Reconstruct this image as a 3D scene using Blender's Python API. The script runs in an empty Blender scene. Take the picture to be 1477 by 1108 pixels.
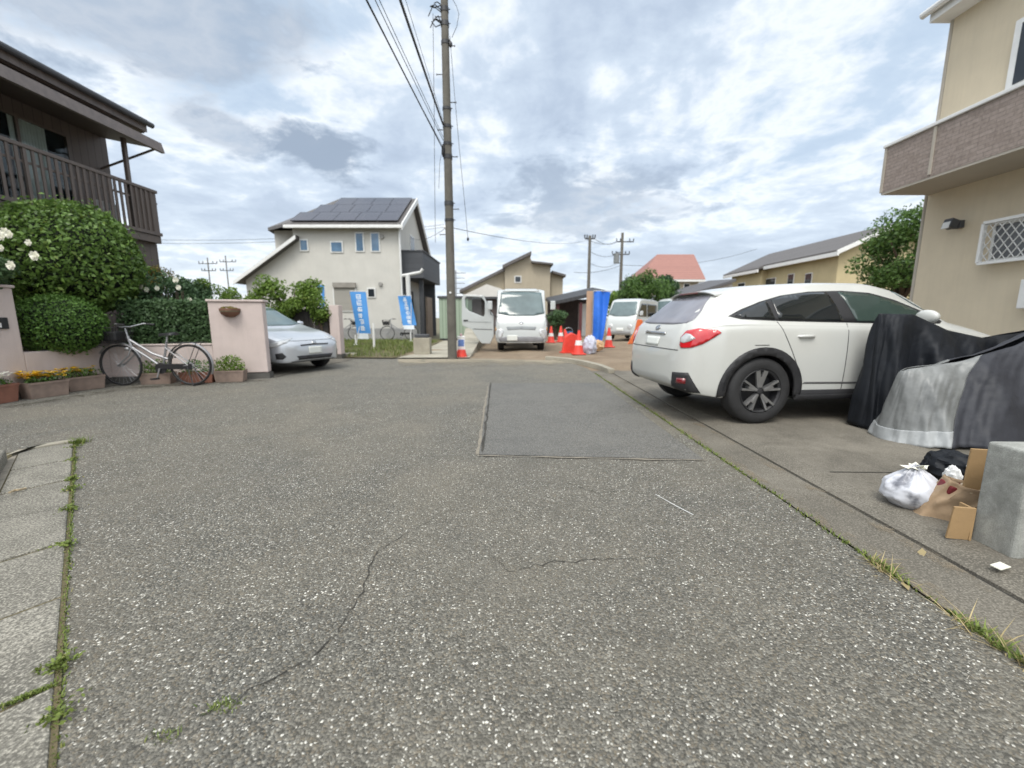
import bpy, bmesh, math, random
import numpy as np
from mathutils import Vector, Matrix, noise
from mathutils.bvhtree import BVHTree
from mathutils.geometry import delaunay_2d_cdt
R = math.radians
PI = math.pi
scene = bpy.context.scene
C = scene.collection
random.seed(7)
rng = np.random.default_rng(11)

# ------------------------------------------------------------------ camera
FPX, CAMH, PITCH = 600.0, 1.1, math.atan(96/600)
cam_d = bpy.data.cameras.new('camera')
cam = bpy.data.objects.new('camera', cam_d)
C.objects.link(cam)
cam.location = (0, 0, CAMH)
cam.rotation_euler = (PI/2 - PITCH, 0, 0)
cam_d.sensor_width = 36
cam_d.lens = 36*FPX/1477
cam_d.clip_start = 0.05
cam_d.clip_end = 3000
cam_d.dof.use_dof = True
cam_d.dof.focus_distance = 1.9
cam_d.dof.aperture_fstop = 1.9
scene.camera = cam

def at(u, v, Y):
    """point seen at photo pixel (u, v) standing at distance Y in front of the camera"""
    d = (v-554)/FPX
    f = math.cos(PITCH)-d*math.sin(PITCH)
    up = -(math.sin(PITCH)+d*math.cos(PITCH))
    t = Y/f
    return Vector(((u-738.5)/FPX*t, Y, CAMH+up*t))

# ------------------------------------------------------------------ mesh builder
class MB:
    def __init__(s):
        s.v = []; s.f = []
    def add(s, vs, fs):
        o = len(s.v)
        s.v += [tuple(p) for p in vs]
        s.f += [tuple(i+o for i in f) for f in fs]
        return s
    def box(s, c, d, rz=0, rx=0, ry=0):
        hx, hy, hz = d[0]/2, d[1]/2, d[2]/2
        M = Matrix.Rotation(rz, 3, 'Z') @ Matrix.Rotation(ry, 3, 'Y') @ Matrix.Rotation(rx, 3, 'X')
        c = Vector(c)
        vs = [c+M@Vector((x, y, z)) for x in (-hx, hx) for y in (-hy, hy) for z in (-hz, hz)]
        return s.add(vs, [(0,1,3,2),(4,6,7,5),(0,4,5,1),(2,3,7,6),(0,2,6,4),(1,5,7,3)])
    def span(s, a, b):
        a = Vector(a); b = Vector(b)
        return s.box((a+b)/2, (abs(b.x-a.x), abs(b.y-a.y), abs(b.z-a.z)))
    def beam(s, a, b, w, h=None):
        """rectangular bar from a to b, w wide, h tall"""
        h = h or w
        a = Vector(a); b = Vector(b); d = (b-a).normalized()
        up = Vector((0,0,1)) if abs(d.z) < .95 else Vector((0,1,0))
        x = d.cross(up).normalized(); y = x.cross(d).normalized()
        vs = [p+x*sx*w/2+y*sy*h/2 for p in (a, b) for sx, sy in ((-1,-1),(1,-1),(1,1),(-1,1))]
        return s.add(vs, [(3,2,1,0),(4,5,6,7),(0,1,5,4),(1,2,6,5),(2,3,7,6),(3,0,4,7)])
    def tube(s, pts, r, n=8, caps=True):
        pts = [Vector(p) for p in pts]
        rs = r if isinstance(r, (list, tuple)) else [r]*len(pts)
        rings = []; px = None
        for i, p in enumerate(pts):
            d = (pts[min(i+1, len(pts)-1)]-pts[max(i-1, 0)]).normalized()
            if px is None:
                up = Vector((0,0,1)) if abs(d.z) < .9 else Vector((1,0,0))
                px = d.cross(up).normalized()
            else:
                px = (px-d*px.dot(d)).normalized()
            py = d.cross(px)
            rings.append([p+(px*math.cos(2*PI*k/n)+py*math.sin(2*PI*k/n))*rs[i] for k in range(n)])
        vs = [q for ring in rings for q in ring]
        fs = [(i*n+k, i*n+(k+1)%n, (i+1)*n+(k+1)%n, (i+1)*n+k) for i in range(len(pts)-1) for k in range(n)]
        if caps:
            fs += [tuple(range(n-1, -1, -1)), tuple((len(pts)-1)*n+k for k in range(n))]
        return s.add(vs, fs)
    def lathe(s, prof, n=24, c=(0,0,0), axis='z', a0=0, a1=2*PI):
        c = Vector(c); full = abs(a1-a0-2*PI) < 1e-6
        m = n if full else n+1
        vs = []
        for r, z in prof:
            for k in range(m):
                a = a0+(a1-a0)*k/n
                p = (r*math.cos(a), r*math.sin(a), z)
                if axis == 'y': p = (p[0], z, p[1])
                if axis == 'x': p = (z, p[0], p[1])
                vs.append(c+Vector(p))
        fs = []
        for i in range(len(prof)-1):
            for k in range(n if full else n):
                k2 = (k+1) % m if full else k+1
                fs.append((i*m+k, i*m+k2, (i+1)*m+k2, (i+1)*m+k))
        return s.add(vs, fs)
    def prism(s, poly, lo, hi, axis='z'):
        n = len(poly)
        def p3(p, h):
            if axis == 'z': return (p[0], p[1], h)
            if axis == 'y': return (p[0], h, p[1])
            return (h, p[0], p[1])
        vs = [p3(p, lo) for p in poly]+[p3(p, hi) for p in poly]
        fs = [tuple(range(n-1, -1, -1)), tuple(range(n, 2*n))]+[(i, (i+1)%n, n+(i+1)%n, n+i) for i in range(n)]
        return s.add(vs, fs)
    def poly(s, pts):
        return s.add(pts, [tuple(range(len(pts)))])
    def sphere(s, c, r, nu=16, nv=10):
        c = Vector(c)
        if not isinstance(r, (tuple, list)): r = (r, r, r)
        vs = []
        for j in range(nv+1):
            th = PI*j/nv
            for i in range(nu):
                ph = 2*PI*i/nu
                vs.append(c+Vector((r[0]*math.sin(th)*math.cos(ph), r[1]*math.sin(th)*math.sin(ph), r[2]*math.cos(th))))
        fs = [(j*nu+i, (j+1)*nu+i, (j+1)*nu+(i+1)%nu, j*nu+(i+1)%nu) for j in range(nv) for i in range(nu)]
        return s.add(vs, fs)
    def build(s, name, m, parent=None, smooth=None, bevel=0, segs=2, fix=True):
        me = bpy.data.meshes.new(name)
        me.from_pydata(s.v, [], s.f)
        if fix:
            bm = bmesh.new(); bm.from_mesh(me)
            bmesh.ops.remove_doubles(bm, verts=bm.verts, dist=1e-5)
            bmesh.ops.recalc_face_normals(bm, faces=bm.faces)
            bm.to_mesh(me); bm.free()
        if smooth:
            me.shade_smooth()
            me.set_sharp_from_angle(angle=R(smooth))
        me.materials.append(m)
        o = bpy.data.objects.new(name, me)
        C.objects.link(o)
        if parent: o.parent = parent
        if bevel:
            b = o.modifiers.new('bevel', 'BEVEL')
            b.width = bevel; b.segments = segs; b.limit_method = 'ANGLE'; b.angle_limit = R(35)
        return o

def tag(o, label=None, cat=None, group=None, kind=None):
    if label: o['label'] = label
    if cat: o['category'] = cat
    if group: o['group'] = group
    if kind: o['kind'] = kind
    return o
def thing(name, label, cat, loc=(0,0,0), rz=0, group=None):
    o = bpy.data.objects.new(name, None); C.objects.link(o)
    o.empty_display_size = .1
    o.location = loc; o.rotation_euler = (0, 0, rz)
    return tag(o, label, cat, group)
def struct(o):
    o['kind'] = 'structure'; return o
def dup(o, parent=None):
    c = o.copy(); C.objects.link(c)
    if parent: c.parent = parent
    for ch in [x for x in scene.objects if x.parent == o]:
        dup(ch, c)
    return c

# ------------------------------------------------------------------ materials
def newmat(name):
    m = bpy.data.materials.new(name); m.use_nodes = True
    nt = m.node_tree
    return m, nt, nt.nodes['Principled BSDF']
def N(nt, t, **kw):
    n = nt.nodes.new(t)
    for k, v in kw.items():
        if k.startswith('i_'):
            n.inputs[k[2:].replace('_', ' ')].default_value = v
        else:
            setattr(n, k, v)
    return n
def mixc(nt, fac, a, b, mode='MIX'):
    n = nt.nodes.new('ShaderNodeMix'); n.data_type = 'RGBA'; n.blend_type = mode
    n.clamp_factor = True
    for sock, val in ((n.inputs[0], fac), (n.inputs[6], a), (n.inputs[7], b)):
        if isinstance(val, bpy.types.NodeSocket): nt.links.new(val, sock)
        elif isinstance(val, (int, float)): sock.default_value = val
        else: sock.default_value = (*val, 1)[:4]
    return n.outputs[2]
def math_(nt, op, a, b=0.0, clamp=False):
    n = nt.nodes.new('ShaderNodeMath'); n.operation = op; n.use_clamp = clamp
    for sock, val in ((n.inputs[0], a), (n.inputs[1], b)):
        if isinstance(val, bpy.types.NodeSocket): nt.links.new(val, sock)
        else: sock.default_value = val
    return n.outputs[0]
def ramp(nt, fac, stops, interp='LINEAR'):
    n = nt.nodes.new('ShaderNodeValToRGB')
    cr = n.color_ramp; cr.interpolation = interp
    while len(cr.elements) < len(stops): cr.elements.new(.5)
    for e, (p, c) in zip(cr.elements, stops):
        e.position = p
        e.color = (c, c, c, 1) if isinstance(c, (int, float)) else (*c, 1)
    nt.links.new(fac, n.inputs[0])
    return n.outputs[0]
def noise_(nt, co, scale, detail=4, rough=.55, dist=0):
    n = N(nt, 'ShaderNodeTexNoise'); n.inputs['Scale'].default_value = scale
    n.inputs['Detail'].default_value = detail; n.inputs['Roughness'].default_value = rough
    n.inputs['Distortion'].default_value = dist
    nt.links.new(co, n.inputs['Vector'])
    return n.outputs['Fac']
def coord(nt, scale=None):
    t = nt.nodes.new('ShaderNodeTexCoord')
    if scale is None: return t.outputs['Object']
    mp = nt.nodes.new('ShaderNodeMapping'); mp.inputs['Scale'].default_value = scale
    nt.links.new(t.outputs['Object'], mp.inputs['Vector'])
    return mp.outputs[0]
def bump(nt, b, h, strength=.3, dist=.01):
    n = nt.nodes.new('ShaderNodeBump'); n.inputs['Strength'].default_value = strength
    n.inputs['Distance'].default_value = dist
    nt.links.new(h, n.inputs['Height']); nt.links.new(n.outputs[0], b.inputs['Normal'])
def mul(c, k): return tuple(min(1, x*k) for x in c)

def mat(name, col, rough=.6, var=.15, scale=4, bmp=0, bscale=60, metal=0, coat=0, streak=0, spec=.5, dirt=None):
    """painted / plastered / moulded surface with uneven tone, optional streaks running down and fine relief"""
    m, nt, b = newmat(name)
    co = coord(nt)
    n1 = noise_(nt, co, scale, 6, .6)
    c = mixc(nt, ramp(nt, n1, [(.3, 0), (.7, 1)]), mul(col, 1-var), mul(col, 1+var))
    if streak:
        s = noise_(nt, coord(nt, (5, 5, .35)), 3, 5, .6)
        c = mixc(nt, math_(nt, 'MULTIPLY', ramp(nt, s, [(.45, 0), (.75, 1)]), streak), c, dirt or mul(col, .45))
    nt.links.new(c, b.inputs['Base Color'])
    n2 = noise_(nt, co, bscale, 3, .6)
    nt.links.new(ramp(nt, n1, [(.2, max(0, rough-.08)), (.8, min(1, rough+.08))]), b.inputs['Roughness'])
    b.inputs['Metallic'].default_value = metal
    b.inputs['Coat Weight'].default_value = coat
    b.inputs['Coat Roughness'].default_value = .05
    b.inputs['Specular IOR Level'].default_value = spec
    if bmp: bump(nt, b, n2, bmp, .01)
    return m

def leafmat(name, dark, light, rough=.5, yellow=None, transl=.25):
    m, nt, b = newmat(name)
    g = nt.nodes.new('ShaderNodeNewGeometry')
    stops = [(0, dark), (.6, light), (.9, mul(light, 1.35))]
    if yellow: stops.append((.97, yellow))
    c = ramp(nt, g.outputs['Random Per Island'], stops)
    big = noise_(nt, coord(nt), 1.6, 3)
    c = mixc(nt, ramp(nt, big, [(.35, 0), (.65, .55)]), c, mul(light, 1.2))
    nt.links.new(c, b.inputs['Base Color'])
    b.inputs['Roughness'].default_value = rough
    b.inputs['Specular IOR Level'].default_value = .35
    t = nt.nodes.new('ShaderNodeBsdfTranslucent')
    nt.links.new(c, t.inputs['Color'])
    mx = nt.nodes.new('ShaderNodeMixShader'); mx.inputs[0].default_value = transl
    out = nt.nodes['Material Output']
    nt.links.new(b.outputs[0], mx.inputs[1]); nt.links.new(t.outputs[0], mx.inputs[2])
    nt.links.new(mx.outputs[0], out.inputs['Surface'])
    return m

def stripes(name, col, col2, axis, period, width=.1, rough=.6, bmp=.4, var=.1):
    """boards / slates / corrugation: a groove every period metres along one object axis"""
    m, nt, b = newmat(name)
    co = coord(nt)
    sx = nt.nodes.new('ShaderNodeSeparateXYZ'); nt.links.new(co, sx.inputs[0])
    a = math_(nt, 'DIVIDE', sx.outputs[axis], period)
    fr = math_(nt, 'FRACT', a)
    groove = math_(nt, 'LESS_THAN', fr, width)
    cell = math_(nt, 'FLOOR', a)
    w = nt.nodes.new('ShaderNodeTexWhiteNoise'); w.noise_dimensions = '1D'
    nt.links.new(cell, w.inputs['W'])
    n1 = noise_(nt, co, 3, 5)
    c = mixc(nt, n1, mul(col, 1-var), mul(col, 1+var))
    c = mixc(nt, math_(nt, 'MULTIPLY', w.outputs['Value'], .35), c, mul(col, .75))
    c = mixc(nt, groove, c, col2)
    nt.links.new(c, b.inputs['Base Color'])
    b.inputs['Roughness'].default_value = rough
    bump(nt, b, math_(nt, 'SUBTRACT', 1.0, groove), bmp, .01)
    return m

def bricky(name, c1, c2, mortar, sx, sy, rough=.75, vec=(0, 2)):
    """small wall tiles; vec names the two object axes the courses run over"""
    m, nt, b = newmat(name)
    co = coord(nt)
    sp = nt.nodes.new('ShaderNodeSeparateXYZ'); nt.links.new(co, sp.inputs[0])
    cb = nt.nodes.new('ShaderNodeCombineXYZ')
    nt.links.new(sp.outputs[vec[0]], cb.inputs[0]); nt.links.new(sp.outputs[vec[1]], cb.inputs[1])
    t = N(nt, 'ShaderNodeTexBrick')
    t.inputs['Color1'].default_value = (*c1, 1); t.inputs['Color2'].default_value = (*c2, 1)
    t.inputs['Mortar'].default_value = (*mortar, 1)
    t.inputs['Scale'].default_value = 1; t.inputs['Brick Width'].default_value = sx
    t.inputs['Row Height'].default_value = sy; t.inputs['Mortar Size'].default_value = .006
    nt.links.new(cb.outputs[0], t.inputs['Vector'])
    n1 = noise_(nt, co, 25, 3)
    c = mixc(nt, .35, t.outputs['Color'], ramp(nt, n1, [(.3, mul(c1, .6)), (.7, mul(c2, 1.2))]))
    nt.links.new(c, b.inputs['Base Color'])
    b.inputs['Roughness'].default_value = rough
    bump(nt, b, t.outputs['Fac'], -.5, .01)
    return m

def glass_dark(name, col=(.02, .025, .03), rough=.06):
    m, nt, b = newmat(name)
    n1 = noise_(nt, coord(nt), 2.2, 3)
    nt.links.new(mixc(nt, n1, mul(col, .5), mul(col, 1.6)), b.inputs['Base Color'])
    b.inputs['Roughness'].default_value = rough
    b.inputs['Specular IOR Level'].default_value = .6
    return m

# asphalt: pebbles set in tar, a few pale ones, worn and dusty in broad areas
def asphalt(name, base, pale, dust, cell=105, white=.055, bstr=.5):
    m, nt, b = newmat(name)
    co = coord(nt)
    wob = N(nt, 'ShaderNodeTexNoise'); wob.inputs['Scale'].default_value = 60
    nt.links.new(co, wob.inputs['Vector'])
    va = nt.nodes.new('ShaderNodeVectorMath'); va.operation = 'SCALE'; va.inputs['Scale'].default_value = .012
    nt.links.new(wob.outputs['Color'], va.inputs[0])
    vb = nt.nodes.new('ShaderNodeVectorMath'); nt.links.new(co, vb.inputs[0]); nt.links.new(va.outputs[0], vb.inputs[1])
    def vor(scale):
        v = N(nt, 'ShaderNodeTexVoronoi'); v.inputs['Scale'].default_value = scale
        v.voronoi_dimensions = '2D'
        nt.links.new(vb.outputs[0], v.inputs['Vector'])
        sep = nt.nodes.new('ShaderNodeSeparateColor'); nt.links.new(v.outputs['Color'], sep.inputs[0])
        return v.outputs['Distance'], sep.outputs[0], sep.outputs[1]
    d1, r1, g1 = vor(cell)
    d2, r2, g2 = vor(cell*2.1)
    stone = ramp(nt, r1, [(0, mul(base, .42)), (.45, mul(base, .95)), (.8, mul(base, 1.4)), (.95, mul(base, 2.2))])
    warm = mixc(nt, ramp(nt, g1, [(.6, 0), (.95, .5)]), stone, mul((base[0]*1.45, base[1]*1.22, base[2]*.95), 1))
    fine = ramp(nt, r2, [(0, mul(base, .3)), (.6, mul(base, .85)), (.95, mul(base, 1.5)), (.985, pale)])
    c = mixc(nt, ramp(nt, d1, [(.36, 0), (.6, 1)]), warm, fine)
    # pale pebbles
    big = noise_(nt, co, 1.3, 3)
    thr = math_(nt, 'SUBTRACT', 1.0+white*.5, math_(nt, 'MULTIPLY', big, white*3))
    isw = math_(nt, 'GREATER_THAN', r1, thr)
    rad = math_(nt, 'ADD', math_(nt, 'MULTIPLY', g1, .34), .14)
    isw = math_(nt, 'MULTIPLY', isw, math_(nt, 'LESS_THAN', d1, rad))
    c = mixc(nt, isw, c, mixc(nt, g1, mul(pale, .7), mul(pale, 1.15)))
    # wear and dust
    w1 = noise_(nt, co, .75, 6, .62, .8)
    w2 = noise_(nt, co, 2.6, 6, .65, .4)
    w3 = noise_(nt, co, .4, 4, .55, .5)
    c = mixc(nt, ramp(nt, w1, [(.40, 0), (.70, .45)]), c, dust)
    c = mixc(nt, ramp(nt, w2, [(.48, 0), (.74, .34)]), c, mul(base, .5))
    c = mixc(nt, ramp(nt, w3, [(.48, 0), (.70, .3)]), c, (base[0]*.62, base[1]*.66, base[2]*.74))
    nt.links.new(c, b.inputs['Base Color'])
    b.inputs['Roughness'].default_value = .82
    b.inputs['Specular IOR Level'].default_value = .35
    h = math_(nt, 'SUBTRACT', math_(nt, 'MULTIPLY', r1, .5), d1)
    h = math_(nt, 'ADD', h, math_(nt, 'MULTIPLY', noise_(nt, co, 300, 2), .5))
    bump(nt, b, h, bstr, .006)
    return m

def concrete(name, col, var=.25, rough=.85, fine=1.0, speck=0):
    m, nt, b = newmat(name)
    co = coord(nt)
    n1 = noise_(nt, co, 1.7*fine, 7, .65, .4)
    n2 = noise_(nt, co, 9*fine, 6, .7)
    n3 = noise_(nt, co, 180, 3, .6)
    c = mixc(nt, ramp(nt, n1, [(.32, 0), (.68, 1)]), mul(col, 1-var), mul(col, 1+var))
    c = mixc(nt, ramp(nt, n2, [(.52, 0), (.8, .6)]), c, (col[0]*.55, col[1]*.53, col[2]*.48))
    c = mixc(nt, ramp(nt, n3, [(.4, .35), (.62, 0)]), c, mul(col, .45))
    if speck:
        n4 = noise_(nt, co, 130, 2, .5)
        c = mixc(nt, ramp(nt, n4, [(.40, speck), (.5, 0)]), c, mul(col, .42))
        c = mixc(nt, ramp(nt, n4, [(.55, 0), (.66, speck)]), c, mul(col, 1.9))
    nt.links.new(c, b.inputs['Base Color'])
    b.inputs['Roughness'].default_value = rough
    b.inputs['Specular IOR Level'].default_value = .25
    bump(nt, b, math_(nt, 'ADD', n3, n2), .35, .005)
    return m

def soil(name, c1, c2, scale=2):
    m, nt, b = newmat(name)
    co = coord(nt)
    n1 = noise_(nt, co, scale, 8, .65, .5)
    n2 = noise_(nt, co, 40, 5, .7)
    c = mixc(nt, ramp(nt, n1, [(.3, 0), (.7, 1)]), c1, c2)
    c = mixc(nt, ramp(nt, n2, [(.45, .5), (.7, 0)]), c, mul(c1, .5))
    nt.links.new(c, b.inputs['Base Color'])
    b.inputs['Roughness'].default_value = .95
    bump(nt, b, n2, .8, .02)
    return m

M = {}
M['asphalt'] = asphalt('worn_asphalt', (.160, .153, .131), (.74, .72, .65), (.245, .218, .168), cell=112, white=.056, bstr=.9)
M['patch'] = asphalt('newer_asphalt', (.136, .134, .124), (.38, .38, .35), (.185, .178, .158), cell=150, white=.02, bstr=.35)
M['conc'] = concrete('concrete_yard', (.183, .167, .138), .38, speck=.3)
M['gutter'] = concrete('gutter_concrete', (.175, .160, .132), .32, speck=.5)
M['slab'] = concrete('drain_concrete', (.235, .222, .188), .42, fine=1.5, speck=.75)
M['kerb'] = concrete('kerb_concrete', (.34, .32, .28))
M['pale_conc'] = concrete('pale_concrete', (.40, .37, .30))
M['block'] = concrete('block_concrete', (.34, .345, .32), .38, fine=4.0)
M['dirt'] = soil('bare_dirt', (.21, .15, .095), (.39, .305, .21), 1.2)
M['ground'] = soil('field_soil', (.16, .15, .09), (.25, .22, .14), .6)
M['lawn_soil'] = soil('lawn_soil', (.12, .11, .05), (.22, .17, .10), 1.5)
M['dark'] = mat('black_plastic', (.018, .018, .02), .5, .2)
M['joint'] = mat('dark_joint', (.045, .041, .034), .9, .4, 9)
M['seam'] = mat('tan_seam', (.225, .20, .16), .9, .25, 20)
M['steel'] = mat('galvanised_steel', (.42, .43, .44), .42, .15, 12, metal=.8)
M['white'] = mat('white_paint', (.74, .74, .72), .5, .05)
M['rubber'] = mat('rubber', (.022, .022, .023), .75, .25, 20)
M['bark'] = mat('bark', (.09, .065, .045), .9, .35, 14, bmp=.8, bscale=30)

# ------------------------------------------------------------------ sky, sun
SUN_EL, SUN_AZ = R(56), R(198)        # azimuth clockwise from +Y
w = bpy.data.worlds.new('World'); scene.world = w; w.use_nodes = True
nt = w.node_tree; bg = nt.nodes['Background']
sky = nt.nodes.new('ShaderNodeTexSky'); sky.sky_type = 'NISHITA'; sky.sun_disc = False
sky.sun_elevation = SUN_EL; sky.sun_rotation = SUN_AZ
tc = nt.nodes.new('ShaderNodeTexCoord')
sp = nt.nodes.new('ShaderNodeSeparateXYZ'); nt.links.new(tc.outputs['Generated'], sp.inputs[0])
den = math_(nt, 'ADD', math_(nt, 'MAXIMUM', sp.outputs[2], 0.0), .16)
cx = math_(nt, 'DIVIDE', sp.outputs[0], den); cy = math_(nt, 'DIVIDE', sp.outputs[1], den)
cb = nt.nodes.new('ShaderNodeCombineXYZ'); nt.links.new(cx, cb.inputs[0]); nt.links.new(cy, cb.inputs[1])
SKYOFF = (20.3, 1.5, 5)
mp = nt.nodes.new('ShaderNodeMapping'); nt.links.new(cb.outputs[0], mp.inputs[0]); mp.inputs['Location'].default_value = SKYOFF
co = mp.outputs[0]
big = noise_(nt, co, .62, 6, .56, .55)
fine = noise_(nt, co, 3.2, 8, .62, .25)
dens = math_(nt, 'ADD', math_(nt, 'MULTIPLY', big, .66), math_(nt, 'MULTIPLY', fine, .34))
# lit cloud deck, its thin bright veils and thick blue-grey undersides
deck = ramp(nt, dens, [(.33, (3.5, 4.4, 5.6)), (.41, (4.4, 5.3, 6.35)), (.465, (7.0, 7.4, 7.8)), (.51, (4.9, 5.65, 6.55)), (.57, (3.9, 4.6, 5.6)), (.67, (3.1, 3.75, 4.65))])
# a few separate low dark clouds
def blob(direction, sx, sy, amount, base):
    d = Vector(direction).normalized()
    dd = d.z+.16
    px, py = d.x/dd, d.y/dd
    ex = math_(nt, 'DIVIDE', math_(nt, 'SUBTRACT', cx, px), sx)
    ey = math_(nt, 'DIVIDE', math_(nt, 'SUBTRACT', cy, py), sy)
    r2 = math_(nt, 'ADD', math_(nt, 'MULTIPLY', ex, ex), math_(nt, 'MULTIPLY', ey, ey))
    k = math_(nt, 'SUBTRACT', 1.0, math_(nt, 'SQRT', r2))
    k = math_(nt, 'ADD', k, math_(nt, 'MULTIPLY', math_(nt, 'SUBTRACT', fine, .5), 2.9))
    k = math_(nt, 'MULTIPLY', ramp(nt, k, [(.05, 0), (.5, 1)]), amount)
    return mixc(nt, k, base, (2.55, 3.1, 3.9))
def skydir(u, v):
    p = at(u, v, 10); return (p.x, p.y, p.z-CAMH)
deck = blob(skydir(468, 222), .19, .32, .95, deck)
deck = blob(skydir(312, 185), .14, .24, .55, deck)
deck = blob(skydir(240, 40), .5, .36, .65, deck)
deck = blob(skydir(850, 305), .6, .6, .6, deck)
haze = ramp(nt, sp.outputs[2], [(0.0, .55), (.12, .18), (.3, 0)])
deck = mixc(nt, haze, deck, (7.6, 7.95, 8.2))
col = mixc(nt, .9, sky.outputs[0], deck)
# sky glow added round the sun direction, behind the camera, to lift the light
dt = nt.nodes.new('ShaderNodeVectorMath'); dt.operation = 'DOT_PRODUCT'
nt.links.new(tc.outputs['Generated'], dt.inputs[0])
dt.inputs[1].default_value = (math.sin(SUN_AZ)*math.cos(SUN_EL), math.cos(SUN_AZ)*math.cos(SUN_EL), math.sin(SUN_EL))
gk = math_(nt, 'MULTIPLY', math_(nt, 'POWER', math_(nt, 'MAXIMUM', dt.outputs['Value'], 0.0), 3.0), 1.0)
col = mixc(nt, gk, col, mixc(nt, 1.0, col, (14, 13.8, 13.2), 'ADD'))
below = math_(nt, 'LESS_THAN', sp.outputs[2], -.02)
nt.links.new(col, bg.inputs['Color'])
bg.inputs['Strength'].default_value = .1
sun_d = bpy.data.lights.new('sun', 'SUN'); sun_d.energy = 1.2; sun_d.angle = R(22); sun_d.color = (1, .95, .87)
sun = bpy.data.objects.new('sun', sun_d); C.objects.link(sun)
sv = Vector((math.sin(SUN_AZ)*math.cos(SUN_EL), math.cos(SUN_AZ)*math.cos(SUN_EL), math.sin(SUN_EL)))
sun.rotation_euler = (-sv).to_track_quat('-Z', 'Y').to_euler()
sun.location = sv*60
scene.view_settings.view_transform = 'Standard'
scene.view_settings.look = 'None'
scene.view_settings.exposure = .58
scene.view_settings.gamma = 1
scene.cycles.max_bounces = 6
# ------------------------------------------------------------------ leaf helpers
def leaf_mesh(name, pts, nrm, size, m, parent=None, jitter=.9, aspect=.55, droop=0, extra=None):
    pts = np.asarray(pts, float); n = len(pts)
    nrm = np.asarray(nrm, float)
    nrm = nrm/np.maximum(np.linalg.norm(nrm, axis=1, keepdims=True), 1e-6)
    up = nrm+rng.normal(0, jitter, (n, 3)); up /= np.linalg.norm(up, axis=1, keepdims=True)
    r = rng.normal(0, 1, (n, 3)); r[:, 2] -= droop
    a = r-up*np.sum(r*up, axis=1, keepdims=True); a /= np.maximum(np.linalg.norm(a, axis=1, keepdims=True), 1e-6)
    b = np.cross(up, a)
    s = (size*rng.uniform(.6, 1.35, n))[:, None]
    v = np.empty((n, 4, 3))
    v[:, 0] = pts-a*s*.5
    v[:, 1] = pts+b*s*aspect*.5+up*s*.10
    v[:, 2] = pts+a*s*.5
    v[:, 3] = pts-b*s*aspect*.5+up*s*.10
    me = bpy.data.meshes.new(name)
    me.vertices.add(4*n); me.vertices.foreach_set('co', v.reshape(-1))
    me.loops.add(4*n); me.loops.foreach_set('vertex_index', np.arange(4*n, dtype=np.int32))
    me.polygons.add(n); me.polygons.foreach_set('loop_start', np.arange(0, 4*n, 4, dtype=np.int32))
    me.update(calc_edges=True)
    me.materials.append(m)
    o = bpy.data.objects.new(name, me); C.objects.link(o)
    if parent: o.parent = parent
    return o
def lump(p, f=1.5, seed=0):
    return noise.noise(Vector((p[0]*f+seed, p[1]*f, p[2]*f)))
def ell_points(c, r, n, depth=.12, lumpy=.1, f=1.3, seed=0, zmin=None):
    d = rng.normal(0, 1, (n, 3)); d /= np.linalg.norm(d, axis=1, keepdims=True)
    k = 1-np.abs(rng.normal(0, depth, n))
    L = np.array([lump(q*np.array(r), f, seed) for q in d])
    k = k+L*lumpy
    if n > 3000:
        st = rng.uniform(0, 1, n) < .08
        k = np.where(st, 1+L*lumpy+np.abs(rng.normal(0, .06, n)), k)
    p = np.array(c)+d*np.array(r)*k[:, None]
    nr = d/np.array(r)
    if zmin is not None:
        ok = p[:, 2] > zmin; p = p[ok]; nr = nr[ok]
    return p, nr
def cluster_points(c, r, blobs, per, br, seed=0, zsquash=.8):
    ps = []; ns = []
    rs = np.random.default_rng(seed)
    for i in range(blobs):
        d = rs.normal(0, 1, 3); d /= np.linalg.norm(d)
        k = rs.uniform(.25, 1)**.6
        q = np.array(c)+d*np.array(r)*k
        b = br*rs.uniform(.55, 1.25)
        p, nn = ell_points(q, (b, b, b*zsquash), int(per*rs.uniform(.6, 1.4)), .3, .25, 2.5, i)
        ps.append(p); ns.append(nn)
    return np.concatenate(ps), np.concatenate(ns)
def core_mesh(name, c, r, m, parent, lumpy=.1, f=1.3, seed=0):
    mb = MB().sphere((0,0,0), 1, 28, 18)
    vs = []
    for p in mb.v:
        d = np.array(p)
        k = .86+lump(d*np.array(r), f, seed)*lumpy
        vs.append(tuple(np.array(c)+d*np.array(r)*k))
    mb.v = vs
    return mb.build(name, m, parent, smooth=180)
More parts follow.
